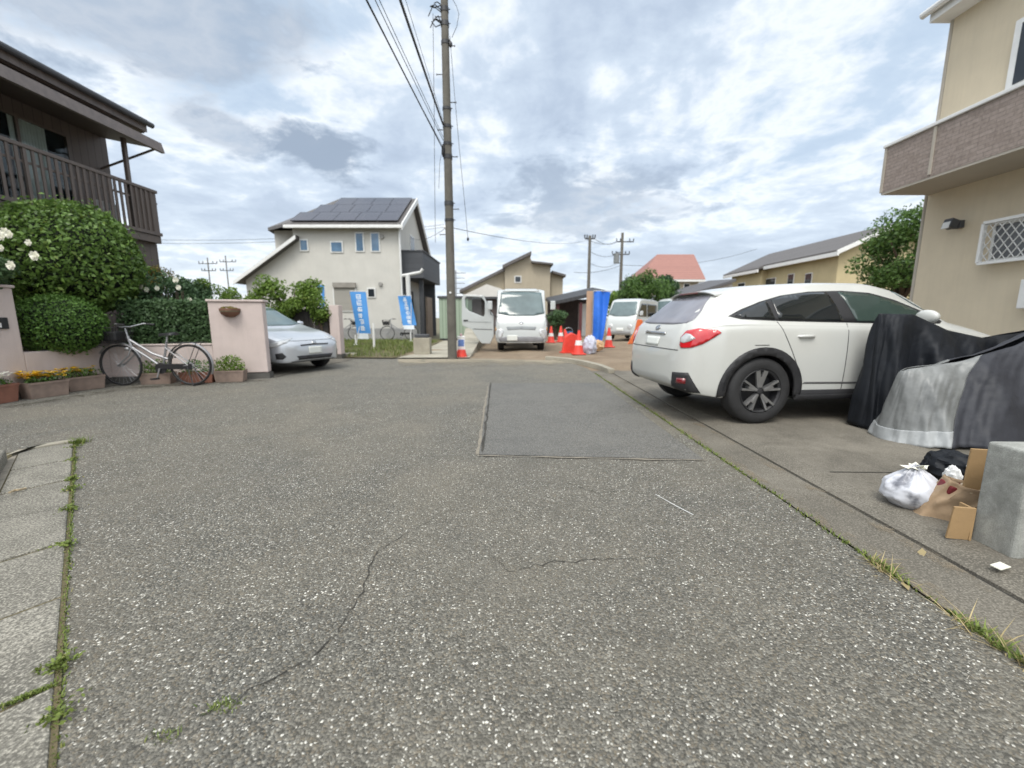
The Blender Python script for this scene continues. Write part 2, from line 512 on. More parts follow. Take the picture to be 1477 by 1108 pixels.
def blades(name, pts, h, w, m, parent=None, lean=.35):
    """grass blades: thin bent triangles"""
    pts = np.asarray(pts, float); n = len(pts)
    a = rng.uniform(0, 2*PI, n); d = np.stack([np.cos(a), np.sin(a), np.zeros(n)], 1)
    sd = np.stack([-np.sin(a), np.cos(a), np.zeros(n)], 1)
    hh = (h*rng.uniform(.4, 1.2, n))[:, None]; l = (lean*rng.uniform(.2, 1.6, n))[:, None]
    v = np.empty((n, 5, 3)); z = np.array([0, 0, 1.])
    v[:, 0] = pts-sd*w/2; v[:, 1] = pts+sd*w/2
    v[:, 2] = pts+sd*w*.4+z*hh*.6+d*hh*l*.4; v[:, 3] = pts-sd*w*.4+z*hh*.6+d*hh*l*.4
    v[:, 4] = pts+z*hh+d*hh*l
    me = bpy.data.meshes.new(name)
    me.vertices.add(5*n); me.vertices.foreach_set('co', v.reshape(-1))
    idx = np.arange(n)[:, None]*5+np.array([[0, 1, 2, 3, 3, 2, 4]])
    me.loops.add(7*n); me.loops.foreach_set('vertex_index', idx.reshape(-1).astype(np.int32))
    ls = (np.arange(n)[:, None]*7+np.array([[0, 4]])).reshape(-1).astype(np.int32)
    me.polygons.add(2*n); me.polygons.foreach_set('loop_start', ls)
    me.update(calc_edges=True)
    me.materials.append(m)
    o = bpy.data.objects.new(name, me); C.objects.link(o)
    if parent: o.parent = parent
    return o
M['leaf_dark'] = leafmat('glossy_dark_leaves', (.05, .10, .02), (.135, .225, .05), .42, (.16, .2, .04))
M['leaf_mid'] = leafmat('clipped_leaves', (.045, .10, .022), (.105, .20, .04), .5)
M['leaf_hedge'] = leafmat('dark_hedge_leaves', (.032, .066, .026), (.08, .14, .058), .5)  # dark green leaf colour
M['leaf_rose'] = leafmat('rose_leaves', (.04, .08, .04), (.095, .165, .075), .5)
M['leaf_light'] = leafmat('light_green_leaves', (.06, .115, .018), (.16, .25, .045), .5, (.22, .27, .06))
M['leaf_yellow'] = leafmat('olive_yellow_leaves', (.12, .11, .02), (.24, .20, .05), .6)
M['leaf_tree'] = leafmat('tree_leaves', (.03, .065, .018), (.085, .155, .035), .5)
M['leaf_far'] = leafmat('deep_green_leaves', (.03, .06, .03), (.06, .11, .05), .6)
M['core'] = mat('shrub_dark_core', (.012, .02, .008), .95, .4, 9)  # solid dark core added inside the foliage to block seeing through
M['weed'] = leafmat('weed_blades', (.06, .10, .02), (.17, .22, .05), .6, (.36, .30, .13))
M['straw'] = leafmat('dry_grass_blades', (.25, .2, .09), (.42, .34, .18), .7)
M['grass'] = leafmat('grass_blades', (.07, .10, .02), (.15, .19, .05), .6, (.28, .23, .10))
M['petal_white'] = mat('white_petals', (.78, .77, .66), .7, .1)
M['petal_yellow'] = mat('yellow_petals', (.75, .47, .02), .7, .15)

# ------------------------------------------------------------------ the ground
def sheet(name, poly, z, m, cut=0):
    o = MB().poly([(x, y, z) for x, y in poly]).build(name, m)
    return struct(o)
sheet('ground', [(-600, -300), (600, -300), (600, 900), (-600, 900)], -.06, M['ground'])
sheet('road', [(1.645, -14), (1.645, 9.0), (1.5, 9.9), (1.15, 10.75), (-.9, 11.25), (-3.1, 11.4), (-5, 11.5), (-5, 7.6), (-7, 7.0), (-45, 7.0), (-45, -14)], 0, M['asphalt'])
sheet('road_patch', [(-.385, 6.95), (-.27, 3.24), (1.50, 3.12), (1.50, 6.95)], .004, M['patch'])
def strip(name, pts, w, z, m, jag=0, taper=False):
    mb = MB(); L = []; Rr = []
    for i, p in enumerate(pts):
        p = Vector((p[0], p[1], 0)); a = Vector((*pts[max(i-1, 0)], 0)); b = Vector((*pts[min(i+1, len(pts)-1)], 0))
        d = (b-a).normalized(); nn = Vector((-d.y, d.x, 0))
        ww = w*(random.uniform(1-jag, 1+jag))
        if taper: ww *= .25+.75*math.sin(PI*min(.96, max(.04, i/(len(pts)-1))))
        L.append(p+nn*ww/2); Rr.append(p-nn*ww/2)
    vs = [(q.x, q.y, z) for q in L]+[(q.x, q.y, z) for q in Rr]
    n = len(pts)
    mb.add(vs, [(i, i+1, n+i+1, n+i) for i in range(n-1)])
    return struct(mb.build(name, m))
def wobble(pts, step=.04, amp=.012):
    out = []
    for a, b in zip(pts[:-1], pts[1:]):
        d = Vector((b[0]-a[0], b[1]-a[1])); n = max(1, int(d.length/step))
        pn = Vector((-d.y, d.x)).normalized()
        for i in range(n):
            t = i/n; k = random.gauss(0, amp)
            out.append((a[0]+d.x*t+pn.x*k, a[1]+d.y*t+pn.y*k))
    out.append(pts[-1]); return out
strip('patch_seam', wobble([(-.395, 6.97), (-.28, 3.22)], .12, .004), .022, .008, M['seam'], .7)
def siltmat(name, c1, c2, lo, hi):
    m, nt, b = newmat(name); co = coord(nt)
    n1 = noise_(nt, co, 4.5, 6, .7, .8); n2 = noise_(nt, co, 90, 3, .7)
    nt.links.new(mixc(nt, n2, c1, c2), b.inputs['Base Color']); b.inputs['Roughness'].default_value = .95
    k = math_(nt, 'ADD', math_(nt, 'MULTIPLY', n1, .7), math_(nt, 'MULTIPLY', n2, .5))
    nt.links.new(ramp(nt, k, [(lo, 0), (hi, .8)]), b.inputs['Alpha'])
    return m
M['silt'] = siltmat('gutter_silt', (.19, .15, .10), (.34, .28, .20), .58, .80)
M['grime'] = siltmat('damp_grime', (.03, .028, .02), (.08, .07, .045), .54, .74)
strip('gutter_silt', wobble([(1.95, 8.2), (1.945, .9)], .05, .008), .08, .0058, M['silt'], .3)
strip('gutter_silt', wobble([(1.70, 8.2), (1.695, .9)], .05, .008), .08, .0057, M['silt'], .3)
strip('gutter_grime', wobble([(2.12, 8.2), (2.13, .9)], .05, .01), .0, .0057, M['grime'], .3) if False else None
strip('wall_grime', wobble([(-6.2, 5.0), (-6.02, 6.45), (-5.6, 6.66), (-4.3, 7.3)], .06, .015), .22, .0058, M['grime'], .3)
strip('yard_grime', wobble([(1.62, 5.2), (2.6, 4.1), (3.2, 3.4), (2.3, 2.2), (2.1, 1.7)], .06, .02), .4, .0432, M['grime'], .3) if False else None
strip('patch_seam', wobble([(-.28, 3.2), (1.5, 3.09)], .1, .006), .018, .0085, M['seam'], .8)
strip('patch_seam', wobble([(-.355, 6.9), (-.245, 3.3)], .12, .004), .018, .009, M['joint'], .5)
def gp(u, v):
    d = (v-554)/FPX; f = math.cos(PITCH)-d*math.sin(PITCH); dn = math.sin(PITCH)+d*math.cos(PITCH)
    t = CAMH/dn; return ((u-738.5)/FPX*t, f*t)
crack1 = [gp(*p) for p in ((150, 1102), (235, 1062), (345, 1005), (440, 955), (487, 915), (520, 860), (540, 800), (590, 768), (650, 735))]
strip('road_crack', wobble(crack1, .022, .006), .0042, .004, M['joint'], .95, True)
strip('road_crack', wobble([gp(*p) for p in ((700, 800), (735, 826), (800, 812), (900, 808), (960, 806))], .03, .008), .0035, .004, M['joint'], .95, True)
strip('road_crack', wobble([gp(*p) for p in ((800, 690), (860, 712), (905, 708))], .03, .008), .004, .004, M['joint'], .95, True)
tag(strip('string', [gp(945, 714), gp(975, 731), gp(1000, 744)], .006, .006, M['white'], .2), 'thin white string lying across the asphalt', 'string')
del scene.objects['string']['kind']

# right gutter, lip and concrete yard
sheet('gutter', [(1.655, -6), (1.985, -6), (1.985, 8.6), (1.655, 8.6)], .002, M['gutter'])
sheet('gutter_joint', [(1.985, -6), (2.015, -6), (2.015, 8.4), (1.985, 8.4)], .0, M['joint'])
def lip(name, x0, x1, y0, y1, h0, h1, m):
    mb = MB().add([(x0, y0, -.02), (x0, y1, -.02), (x0, y0, h0), (x0, y1, h0), (x1, y0, h1), (x1, y1, h1), (x1, y0, -.02), (x1, y1, -.02)],
                  [(0, 1, 3, 2), (2, 3, 5, 4), (4, 5, 7, 6), (0, 2, 4, 6), (1, 7, 5, 3)])
    return struct(mb.build(name, m))
lip('yard_lip', 1.999, 2.16, -6, 8.4, .012, .042, M['gutter'])
sheet('yard', [(2.161, -8), (13, -8), (13, 8.3), (2.161, 8.3)], .041, M['conc'])
strip('yard_joint', [(2.5, 6.4), (7.1, 6.1)], .012, .0445, M['joint'], .4)
strip('yard_joint', [(2.2, 2.75), (3.4, 2.72), (7.1, 2.6)], .012, .0445, M['joint'], .4)
# building site
dirt = MB()
nx, ny = 60, 60
vs = []
for j in range(ny+1):
    for i in range(nx+1):
        x = -3.2+28*(i/nx)**1.4; y = 8.3+30*(j/ny)**1.4
        e = min(1, max(0, (y-8.3)/1.5))
        z = -.02+.05*e*noise.noise(Vector((x*.9, y*.9, 0)))+.05*e*noise.noise(Vector((x*.35+4, y*2.2, 2)))+.03*e
        vs.append((x, y, z))
fs = [(j*(nx+1)+i, j*(nx+1)+i+1, (j+1)*(nx+1)+i+1, (j+1)*(nx+1)+i) for j in range(ny) for i in range(nx)]
vs = [(x, y, -.025 if (x < 2.1 and y < 11.25) else max(z, -.02)) for x, y, z in vs]
dirt.add(vs, fs)
struct(dirt.build('dirt', M['dirt'], smooth=180))
# pale kerb that curves round the end of the road
kp = [(1.98, 8.2), (1.93, 9.0), (1.72, 9.8), (1.45, 10.4), (1.12, 10.78), (.9, 10.95)]
mb = MB()
for a, b in zip(kp[:-1], kp[1:]):
    d = (Vector(b)-Vector(a)); mb.box(((a[0]+b[0])/2, (a[1]+b[1])/2, .03), (d.length-.012, .13, .12), math.atan2(d.y, d.x))
struct(mb.build('kerb', M['pale_conc'], bevel=.012))
def sandmat():
    m, nt, b = newmat('loose_sand')
    co = coord(nt); n1 = noise_(nt, co, 1.1, 6, .65, .6); n2 = noise_(nt, co, 55, 4, .7)
    nt.links.new(mixc(nt, n2, (.21, .18, .13), (.40, .35, .26)), b.inputs['Base Color']); b.inputs['Roughness'].default_value = .95
    sx = nt.nodes.new('ShaderNodeSeparateXYZ'); nt.links.new(co, sx.inputs[0])
    e = math_(nt, 'MULTIPLY', math_(nt, 'SUBTRACT', sx.outputs[1], 9.2), .5)
    k = math_(nt, 'ADD', e, math_(nt, 'MULTIPLY', math_(nt, 'SUBTRACT', n1, .5), 2.2))
    k = math_(nt, 'ADD', k, math_(nt, 'MULTIPLY', math_(nt, 'SUBTRACT', n2, .5), 1.6))
    nt.links.new(ramp(nt, k, [(.15, 0), (.8, .9)]), b.inputs['Alpha'])
    bump(nt, b, n2, .6, .01)
    return m
sheet('road_sand', [(1.62, 7.2), (1.5, 9.88), (1.15, 10.72), (-.9, 11.12), (-3.05, 11.07), (-2.6, 9.5), (-1.0, 7.2)], .0042, sandmat())

# left drain: a row of concrete covers running diagonally, a kerb behind them
A = Vector((-1.14, .86)); B = Vector((-3.87, 3.54))
dd = (B-A).normalized(); nn = Vector((-dd.y, dd.x))
if nn.x > 0: nn = -nn
A0 = A-dd*2.4
ln = (B-A0).length
mb = MB(); k = 0; s0 = 0
OFF = .575-((ln-.62) % .575)
first = True
while s0 < ln-.05:
    s1 = s0+(.575-OFF if first else .575); first = False
    if s1 > ln-.4: s1 = ln
    q = [A0+dd*(s0+.006), A0+dd*(s1-.006)]
    h = random.uniform(-.003, .004)
    pts = [q[0], q[1], q[1]+nn*.305-dd*.05, q[0]+nn*.305-dd*.05]
    mb.prism([(p.x, p.y) for p in pts][::-1], -.05, .012+h)
    s0 = s1
struct(mb.build('drain_covers', M['slab'], bevel=.008))
pts = [A0-nn*.014, B-nn*.014, B+nn*1.0, A0+nn*1.0]
sheet('drain_bed', [(p.x, p.y) for p in pts], -.004+.009, M['lawn_soil'])
mb = MB()
for i in range(6):
    a = A0+nn*.345+dd*(i*.99); b = a+dd*.98
    if i == 5: b = A0+nn*.345+dd*(ln-.30)
    q = [a, b, b+nn*.11-dd*.02, a+nn*.11]
    mb.prism([(p.x, p.y) for p in q][::-1], -.05, .105)
struct(mb.build('kerb', M['slab'], bevel=.02, segs=3))
q = [A0+nn*.31, B+nn*.31-dd*.1, B+nn*.36-dd*.3, A0+nn*.36]
sheet('drain_edge', [(p.x, p.y) for p in q], .0105, M['seam'])
q = [A0+nn*.46, B+nn*.46-dd*.33, B+nn*6-dd*.33, A0+nn*6]
sheet('pavement', [(p.x, p.y) for p in q], .09, M['slab'])
# broken mortar lump at the end of the covers
mb = MB()
e = B
q = [e-nn*.02, e+dd*.06-nn*.03, e+dd*.07+nn*.07, e+dd*.06+nn*.15, e+dd*.0+nn*.24, e-dd*.16+nn*.34, e-dd*.06+nn*.30]
mb.prism([(p.x, p.y) for p in q][::-1], -.02, .03)
struct(mb.build('mortar_fill', M['pale_conc'], bevel=.012))

# weeds in the joints (uncountable)
def along(a, b, n, spread, clump=1.0, z=0):
    a = np.array(a); b = np.array(b); out = []
    for i in range(n*3):
        t = rng.uniform()
        p = a+(b-a)*t
        if clump and noise.noise(Vector((p[0]*3.1, p[1]*3.1, 5))) < rng.uniform(-.5, .35)*clump: continue
        p = p+rng.normal(0, spread, 2)
        out.append((p[0], p[1], z))
        if len(out) >= n: break
    return out
e0 = A0-nn*.0; 
tag(blades('weeds', along(tuple(A-dd*.3-nn*.012), tuple(B-nn*.012), 1500, .006, 2.6), .013, .005, M['weed'], lean=.9), kind='stuff')
jp = []
for i, kk in ((4, 400), (6, 140)):
    s = .575*i+OFF*0+(.575-OFF); p = A0+dd*s
    jp += along(tuple(p), tuple(p+nn*.14), kk, .006, .5, .008)
tag(blades('weeds', jp, .010, .004, M['weed'], lean=.9), kind='stuff')
lp = []
for s_, k_ in ((.30, 70), (.55, 110), (1.55, 60), (2.1, 90), (2.5, 120), (2.75, 100), (3.3, 60), (3.75, 60)):
    p = A+dd*(s_-.12)
    lp += [(p.x+rng.normal(0, .022)-nn.x*.01, p.y+rng.normal(0, .022)-nn.y*.01, .012+abs(rng.normal(0, .008))) for _ in range(k_)]
tag(leaf_mesh('moss', lp, [(0, 0, 1)]*len(lp), .017, M['weed'], None, .7), kind='stuff')
tag(blades('weeds', along((1.65, 1.0), (1.65, 8.2), 1700, .010, 2.2), .02, .006, M['weed'], lean=1.0), kind='stuff')
tag(blades('weeds', along((1.65, .95), (1.65, 1.75), 380, .012, .5), .03, .006, M['weed'], lean=1.4), kind='stuff')
tag(blades('dry_grass', along((1.625, .95), (1.63, 1.75), 110, .012, .6), .045, .004, M['straw'], lean=2.4), kind='stuff')
cw = []
for (u, v, k) in ((238, 1063, 50), (315, 1022, 70), (330, 1013, 40)):
    x, y = gp(u, v); cw += [(x+rng.normal(0, .022), y+rng.normal(0, .010), 0) for _ in range(k)]
tag(blades('weeds', cw, .009, .003, M['weed'], lean=1.2), kind='stuff')
bw = [(*(Vector(gp(112, 640))+Vector((rng.normal(0, .03), rng.normal(0, .03)))), 0) for _ in range(160)]
tag(blades('weeds', bw, .05, .006, M['weed'], lean=.8), kind='stuff')
# a twig on the covers
mb = MB().tube([(*gp(15, 717), .03), (*gp(22, 712), .022), (*gp(28, 713), .03), (*gp(38, 709), .022)], .006, 6)
tag(mb.build('twig', mat('pale_twig', (.5, .40, .26), .8, .2)), 'short pale dry twig lying on the drain covers', 'twig')

# left yard floor under the parked car, lawn in front of the white house, house drive
sheet('carport_floor', [(-4.38, 7.65), (-4.33, 9.4), (-4.2, 10.95), (-9.5, 10.95), (-9.5, 8.0)], .012, M['conc'])
sheet('lawn', [(-4.5, 11.25), (-3.15, 11.12), (-2.9, 12.6), (-3.3, 20.2), (-16, 20.2), (-16, 11.25)], .03, M['lawn_soil'])
gpts = []
for _ in range(26000):
    x = rng.uniform(-13, -3); y = rng.uniform(11.3, 19.8)
    if x > -3.1-(y-11.2)*.03: continue
    if noise.noise(Vector((x*.9, y*.9, 0))) < rng.uniform(-.75, .45): continue
    gpts.append((x, y, .03))
tag(blades('grass', gpts, .13, .016, M['grass'], lean=.6), kind='stuff')
sheet('driveway', [(-3.1, 11.13), (-1.15, 11.2), (-1.25, 14), (-1.5, 19.5), (-3.2, 19.5), (-2.85, 12.7)], .034, M['pale_conc'])
# ------------------------------------------------------------------ buildings
M['brown_board'] = stripes('brown_boards', (.125, .098, .085), (.04, .032, .028), 1, .17, .06)
M['brown_metal'] = mat('brown_metal', (.115, .09, .077), .5, .2, 8)
M['brown_fascia'] = mat('weathered_brown_fascia', (.15, .125, .115), .6, .2, 6, streak=.4)
M['brown_soffit'] = stripes('brown_soffit', (.085, .062, .05), (.03, .022, .02), 1, .45, .03)
M['grey_tile'] = stripes('grey_roof_tiles', (.10, .10, .105), (.04, .04, .042), 1, .28, .09)
M['slate'] = stripes('slate_courses', (.115, .105, .10), (.05, .046, .045), 0, .3, .06)
M['dark_roof'] = stripes('dark_shed_roof', (.045, .045, .048), (.02, .02, .02), 0, .25, .1)
M['curtain'] = mat('white_curtain', (.66, .66, .62), .9, .1, 6)
M['pane_dark'] = glass_dark('dark_pane')
M['cream'] = mat('cream_render', (.60, .52, .385), .9, .05, 2.2, bmp=.35, bscale=120, streak=.09, dirt=(.30, .25, .19))
M['soffit'] = mat('pale_soffit', (.42, .38, .32), .85, .06, 3)
M['tile_clad'] = bricky('grey_brown_cladding', (.25, .20, .17), (.34, .28, .245), (.21, .17, .145), .19, .055, vec=(1, 2))
M['alu_white'] = mat('white_aluminium', (.72, .72, .70), .4, .06, 6)
M['white_wall'] = mat('white_siding', (.56, .545, .50), .85, .06, 1.6, bmp=.3, bscale=60, streak=.16, dirt=(.45, .43, .38))
M['panel'] = bricky('solar_cells', (.040, .040, .055), (.055, .052, .066), (.13, .12, .13), 1.62, .82, .18, vec=(0, 1))
M['charcoal'] = stripes('charcoal_cladding', (.062, .066, .074), (.03, .03, .034), 2, .25, .04)
M['charcoal_plain'] = mat('charcoal_metal', (.06, .063, .07), .6, .15)
M['shutter'] = stripes('roller_shutter', (.36, .34, .30), (.2, .19, .165), 2, .07, .2, var=.04)
M['blue_pane'] = glass_dark('sky_tinted_pane', (.12, .20, .30), .12)
M['beige'] = mat('beige_render', (.40, .35, .265), .9, .08, 1.5, bmp=.2, streak=.15)
M['ochre'] = mat('ochre_render', (.50, .42, .25), .9, .07, 1.2, streak=.15)
M['red_tile'] = stripes('red_roof_tiles', (.32, .155, .125), (.2, .095, .08), 2, .24, .12, var=.15)
M['pink_wall'] = mat('pink_render', (.60, .505, .47), .92, .07, 2.6, bmp=.6, bscale=70, streak=.12, dirt=(.34, .28, .25))
M['skirting'] = concrete('dark_skirting', (.13, .125, .115))
M['green_shed'] = stripes('pale_green_ribbed_sheet', (.30, .37, .28), (.2, .25, .185), 0, .16, .25)
def clear_glass():
    m, nt, b = newmat('window_glass')
    tr = nt.nodes.new('ShaderNodeBsdfTransparent'); tr.inputs[0].default_value = (.8, .84, .84, 1)
    gl = nt.nodes.new('ShaderNodeBsdfGlossy'); gl.inputs['Roughness'].default_value = .03
    fr = nt.nodes.new('ShaderNodeFresnel'); fr.inputs[0].default_value = 1.5
    mx = nt.nodes.new('ShaderNodeMixShader')
    ge = nt.nodes.new('ShaderNodeNewGeometry')
    nt.links.new(math_(nt, 'MULTIPLY', fr.outputs[0], math_(nt, 'SUBTRACT', 1.0, ge.outputs['Backfacing'])), mx.inputs[0]); nt.links.new(tr.outputs[0], mx.inputs[1]); nt.links.new(gl.outputs[0], mx.inputs[2])
    nt.links.new(mx.outputs[0], nt.nodes['Material Output'].inputs['Surface'])
    return m
M['glass'] = clear_glass()

# --- dark brown house, left
h = thing('brown_house', 'dark brown two storey house with a slatted balcony behind the round shrub', 'house', (-9.4, 6, 0))
def hb(name, mb, m, parent=h, **k):
    off = Vector(h.location); mb.v = [tuple(Vector(v)-off) for v in mb.v]
    return mb.build(name, m, parent, **k)
hb('wall', MB().span((-9.4, -3, 0), (-15, 10.4, 5.3)), M['brown_board'])
hb('lower_wall', MB().span((-8.45, -3, 0), (-9.39, 10.3, 2.82)), M['brown_board'])
# balcony
BX = -8.3
bal = hb('balcony', MB().span((BX, -2, 2.82), (-9.39, 10.26, 2.98)), M['brown_metal'])
def bb(name, mb, m, **k):
    return hb(name, mb, m, bal, **k)
mb = MB()
y = -1.9
while y < 10.2:
    mb.box((BX+.01, y, 3.48), (.022, .052, .92)); y += .125
bb('slats', mb, M['brown_board'])
bb('handrail', MB().span((BX-.035, -2, 3.94), (BX+.035, 10.28, 4.01)), M['brown_metal'], bevel=.012)
bb('bottom_rail', MB().span((BX-.02, -2, 2.99), (BX+.034, 10.28, 3.06)), M['brown_metal'])
bb('mid_rail', MB().span((BX-.025, -2, 3.70), (BX-.003, 10.28, 3.74)), M['brown_metal'])
bb('end_panel', MB().span((BX-.012, 9.66, 3.06), (BX-.004, 10.24, 3.94)).span((BX-.02, 10.24, 2.98), (-9.0, 10.28, 3.94)), M['brown_board'])
for yy in (1.2, 5.6, 9.66):
    bb('post', MB().box((BX-.06, yy, 3.95), (.075, .075, 1.93)), M['brown_metal'], bevel=.008)
hb('light_grille', MB().span((BX-.28, 8.95, 3.0), (BX-.25, 9.5, 3.5)), stripes('pale_slats', (.45, .45, .44), (.12, .12, .12), 1, .1, .35), bal)
# windows behind the balcony
for (y0, y1, cur) in ((7.55, 9.37, True), (4.8, 6.7, True), (1.6, 3.4, False)):
    wd = hb('window', MB().span((-9.37, y0-.05, 2.99), (-9.33, y1+.05, 4.86)), M['brown_metal'])
    hb('room_dark', MB().span((-9.327, y0, 3.03), (-9.322, y1, 4.81)), M['pane_dark'], wd)
    if cur:
        mb = MB(); n = 50; a0 = y0+(y1-y0)*.43; a1 = y0+(y1-y0)*.78
        vs = []
        for k in range(n+1):
            yy = a0+(a1-a0)*k/n; xx = -9.30+.012*math.sin(k*1.5)+.006*math.sin(k*.7)
            vs += [(xx, yy, 3.05), (xx, yy, 4.8)]
        mb.add(vs, [(2*k, 2*k+2, 2*k+3, 2*k+1) for k in range(n)])
        hb('curtain', mb, M['curtain'], wd, smooth=180)
    hb('pane', MB().span((-9.278, y0, 3.03), (-9.272, y1, 4.81)), M['glass'], wd)
    mb = MB()
    for yy in (y0, (y0+y1)/2, y1): mb.span((-9.33, yy-.025, 3.0), (-9.262, yy+.025, 4.84))
    mb.span((-9.33, y0, 4.8), (-9.265, y1, 4.85))
    hb('frame', mb, M['brown_metal'], wd)
# awning over the balcony and the roof above it
aw = hb('awning', MB().prism([(-8.08, 4.90), (-9.38, 5.16), (-9.38, 5.20), (-8.08, 4.94)], -3, 10.30, 'y'), M['brown_soffit'])
hb('fascia', MB().prism([(-8.02, 4.84), (-8.10, 4.84), (-8.16, 5.04), (-8.08, 5.06)], -3, 10.34, 'y'), M['brown_fascia'], aw)
mb = MB()
for yy in (10.15, 5.4): hb('brace', MB().beam((-8.12, yy, 4.86), (-9.38, yy, 4.45), .035), M['brown_metal'], aw)
rf = hb('roof', MB().prism([(-8.5, 5.50), (-12.6, 7.2), (-16.6, 5.5), (-16.6, 5.62), (-12.6, 7.36), (-8.5, 5.64)], -4, 10.55, 'y'), M['grey_tile'])
hb('eave_board', MB().span((-8.56, -4, 5.36), (-8.50, 10.5, 5.52)), M['brown_fascia'], rf)
hb('eave_soffit', MB().span((-8.57, -4, 5.34), (-9.39, 10.5, 5.37)), M['brown_soffit'], rf)
hb('gutter', MB().tube([(-8.43, -4, 5.56), (-8.43, 10.58, 5.53)], .06, 10), M['charcoal_plain'], rf)
hb('gable_wall', MB().prism([(-9.4, 5.3), (-15, 5.3), (-12.6, 6.9)], 10.2, 10.39, 'y'), M['brown_board'])

# --- cream house with balcony, right
h2 = thing('cream_house', 'cream rendered two storey house with a brown tile clad balcony over the parked white car', 'house', (7.2, 3, 0))
def cb_(name, mb, m, parent=h2, **k):
    off = Vector(h2.location); mb.v = [tuple(Vector(v)-off) for v in mb.v]
    return mb.build(name, m, parent, **k)
cb_('wall', MB().span((7.2, -8, 0), (15, 7.62, 5.9)), M['cream'])
cb_('plinth', MB().span((7.175, -8, 0), (7.199, 7.64, .42)), M['pale_conc'])
bl = cb_('balcony', MB().span((6.37, -5, 3.22), (7.198, 7.62, 3.94)), M['tile_clad'])
cb_('soffit', MB().span((6.375, -5, 3.185), (7.197, 7.615, 3.219)), M['soffit'], bl)
cb_('coping', MB().span((6.335, -5.02, 3.941), (7.197, 7.65, 3.995)), M['alu_white'], bl, bevel=.01)
cb_('joint_strip', MB().span((6.352, 6.75, 3.25), (6.369, 6.79, 3.93)), M['soffit'], bl)
cb_('corner_trim', MB().span((6.355, 7.59, 3.22), (6.395, 7.632, 3.935)), M['soffit'], bl)
# lattice window
wd = cb_('window', MB().span((7.14, 5.0, 1.91), (7.199, 6.46, 2.48)), M['alu_white'])
cb_('pane', MB().span((7.128, 5.05, 1.96), (7.139, 6.41, 2.43)), glass_dark('frosted_pane', (.10, .105, .11), .35), wd)
gr = MB()
z0, z1, y0, y1 = 1.91, 2.48, 5.0, 6.5; gx = 7.05
for k in range(-8, 20):
    for s in (1, -1):
        ya = y0+k*.115; yb = ya+s*(z1-z0)*.72
        # clip to the frame
        a = Vector((gx, ya, z0)); b = Vector((gx, yb, z1))
        def clip(p, q):
            if p.y < y0: t = (y0-p.y)/(q.y-p.y) if q.y != p.y else 2; return p+(q-p)*t
            if p.y > y1: t = (y1-p.y)/(q.y-p.y) if q.y != p.y else 2; return p+(q-p)*t
            return p
        if (a.y < y0 and b.y < y0) or (a.y > y1 and b.y > y1): continue
        a2 = clip(a, b); b2 = clip(b, a)
        if (b2-a2).length > .03: gr.beam(a2+Vector((.004*s, 0, 0)), b2+Vector((.004*s, 0, 0)), .014, .006)
lat = cb_('lattice_grille', gr, M['alu_white'], wd)
mb = MB()
mb.span((7.02, y0, z0-.03), (7.075, y1, z0+.012)).span((7.02, y0, z1-.012), (7.075, y1, z1+.03))
mb.span((7.02, y1-.02, z0), (7.075, y1+.02, z1)).span((7.02, y0-.02, z0), (7.075, y0+.02, z1))
for (yy, zz) in ((y1, z0), (y1, z1), (y0, z0), (y0, z1)): mb.span((7.05, yy-.02, zz-.015), (7.2, yy+.02, zz+.015))
cb_('grille_frame', mb, M['alu_white'], wd)
wd = cb_('window', MB().span((7.15, 4.2, 4.3), (7.199, 6.64, 5.25)), M['alu_white'], bevel=.006)
cb_('pane', MB().span((7.138, 4.28, 4.38), (7.149, 6.54, 5.17)), M['pane_dark'], wd)
# roof with boxed eaves
rf = cb_('roof', MB().add([(6.86, -8.5, 6.08), (6.86, 7.78, 6.08), (15.5, 7.78, 6.08), (15.5, -8.5, 6.08), (10.6, -4, 7.8), (10.6, 3.6, 7.8)],
     [(0, 1, 5, 4), (1, 2, 5), (2, 3, 4, 5), (3, 0, 4), (0, 3, 2, 1)]), M['slate'])
cb_('eaves', MB().span((6.9, -8.45, 5.901), (15.4, 7.74, 6.079)), M['alu_white'], rf, bevel=.01)
cb_('gutter', MB().tube([(6.83, -8.4, 6.07), (6.83, 7.8, 6.05)], .055, 10), M['alu_white'], rf)
cb_('downpipe', MB().tube([(7.22, 7.66, 5.9), (7.22, 7.66, .05)], .032, 10), M['soffit'])
fl = cb_('flood_lamp', MB().span((7.12, 6.93, 2.51), (7.199, 7.05, 2.63)), M['charcoal_plain'], bevel=.01)
mb = MB().box((7.03, 6.99, 2.58), (.13, .145, .14), 0, 0, R(18))
cb_('lamp_head', mb, M['charcoal_plain'], fl, bevel=.015)
cb_('lamp_glass', MB().box((6.960, 6.99, 2.558), (.012, .115, .105), 0, 0, R(18)), mat('lamp_glass', (.6, .6, .58), .25, .05), fl)
cb_('meter_box', MB().span((7.06, 5.62, 1.22), (7.199, 5.93, 1.62)), M['alu_white'], bevel=.012)

# --- white house with solar roof
WY = 21.0
h3 = thing('white_house', 'white house with solar panels on its roof and a charcoal side balcony', 'house', (-8, 24, 0))
def wb(name, mb, m, parent=h3, **k):
    off = Vector(h3.location); mb.v = [tuple(Vector(v)-off) for v in mb.v]
    return mb.build(name, m, parent, **k)
def X(u, Y): return (u-737)/FPX*Y
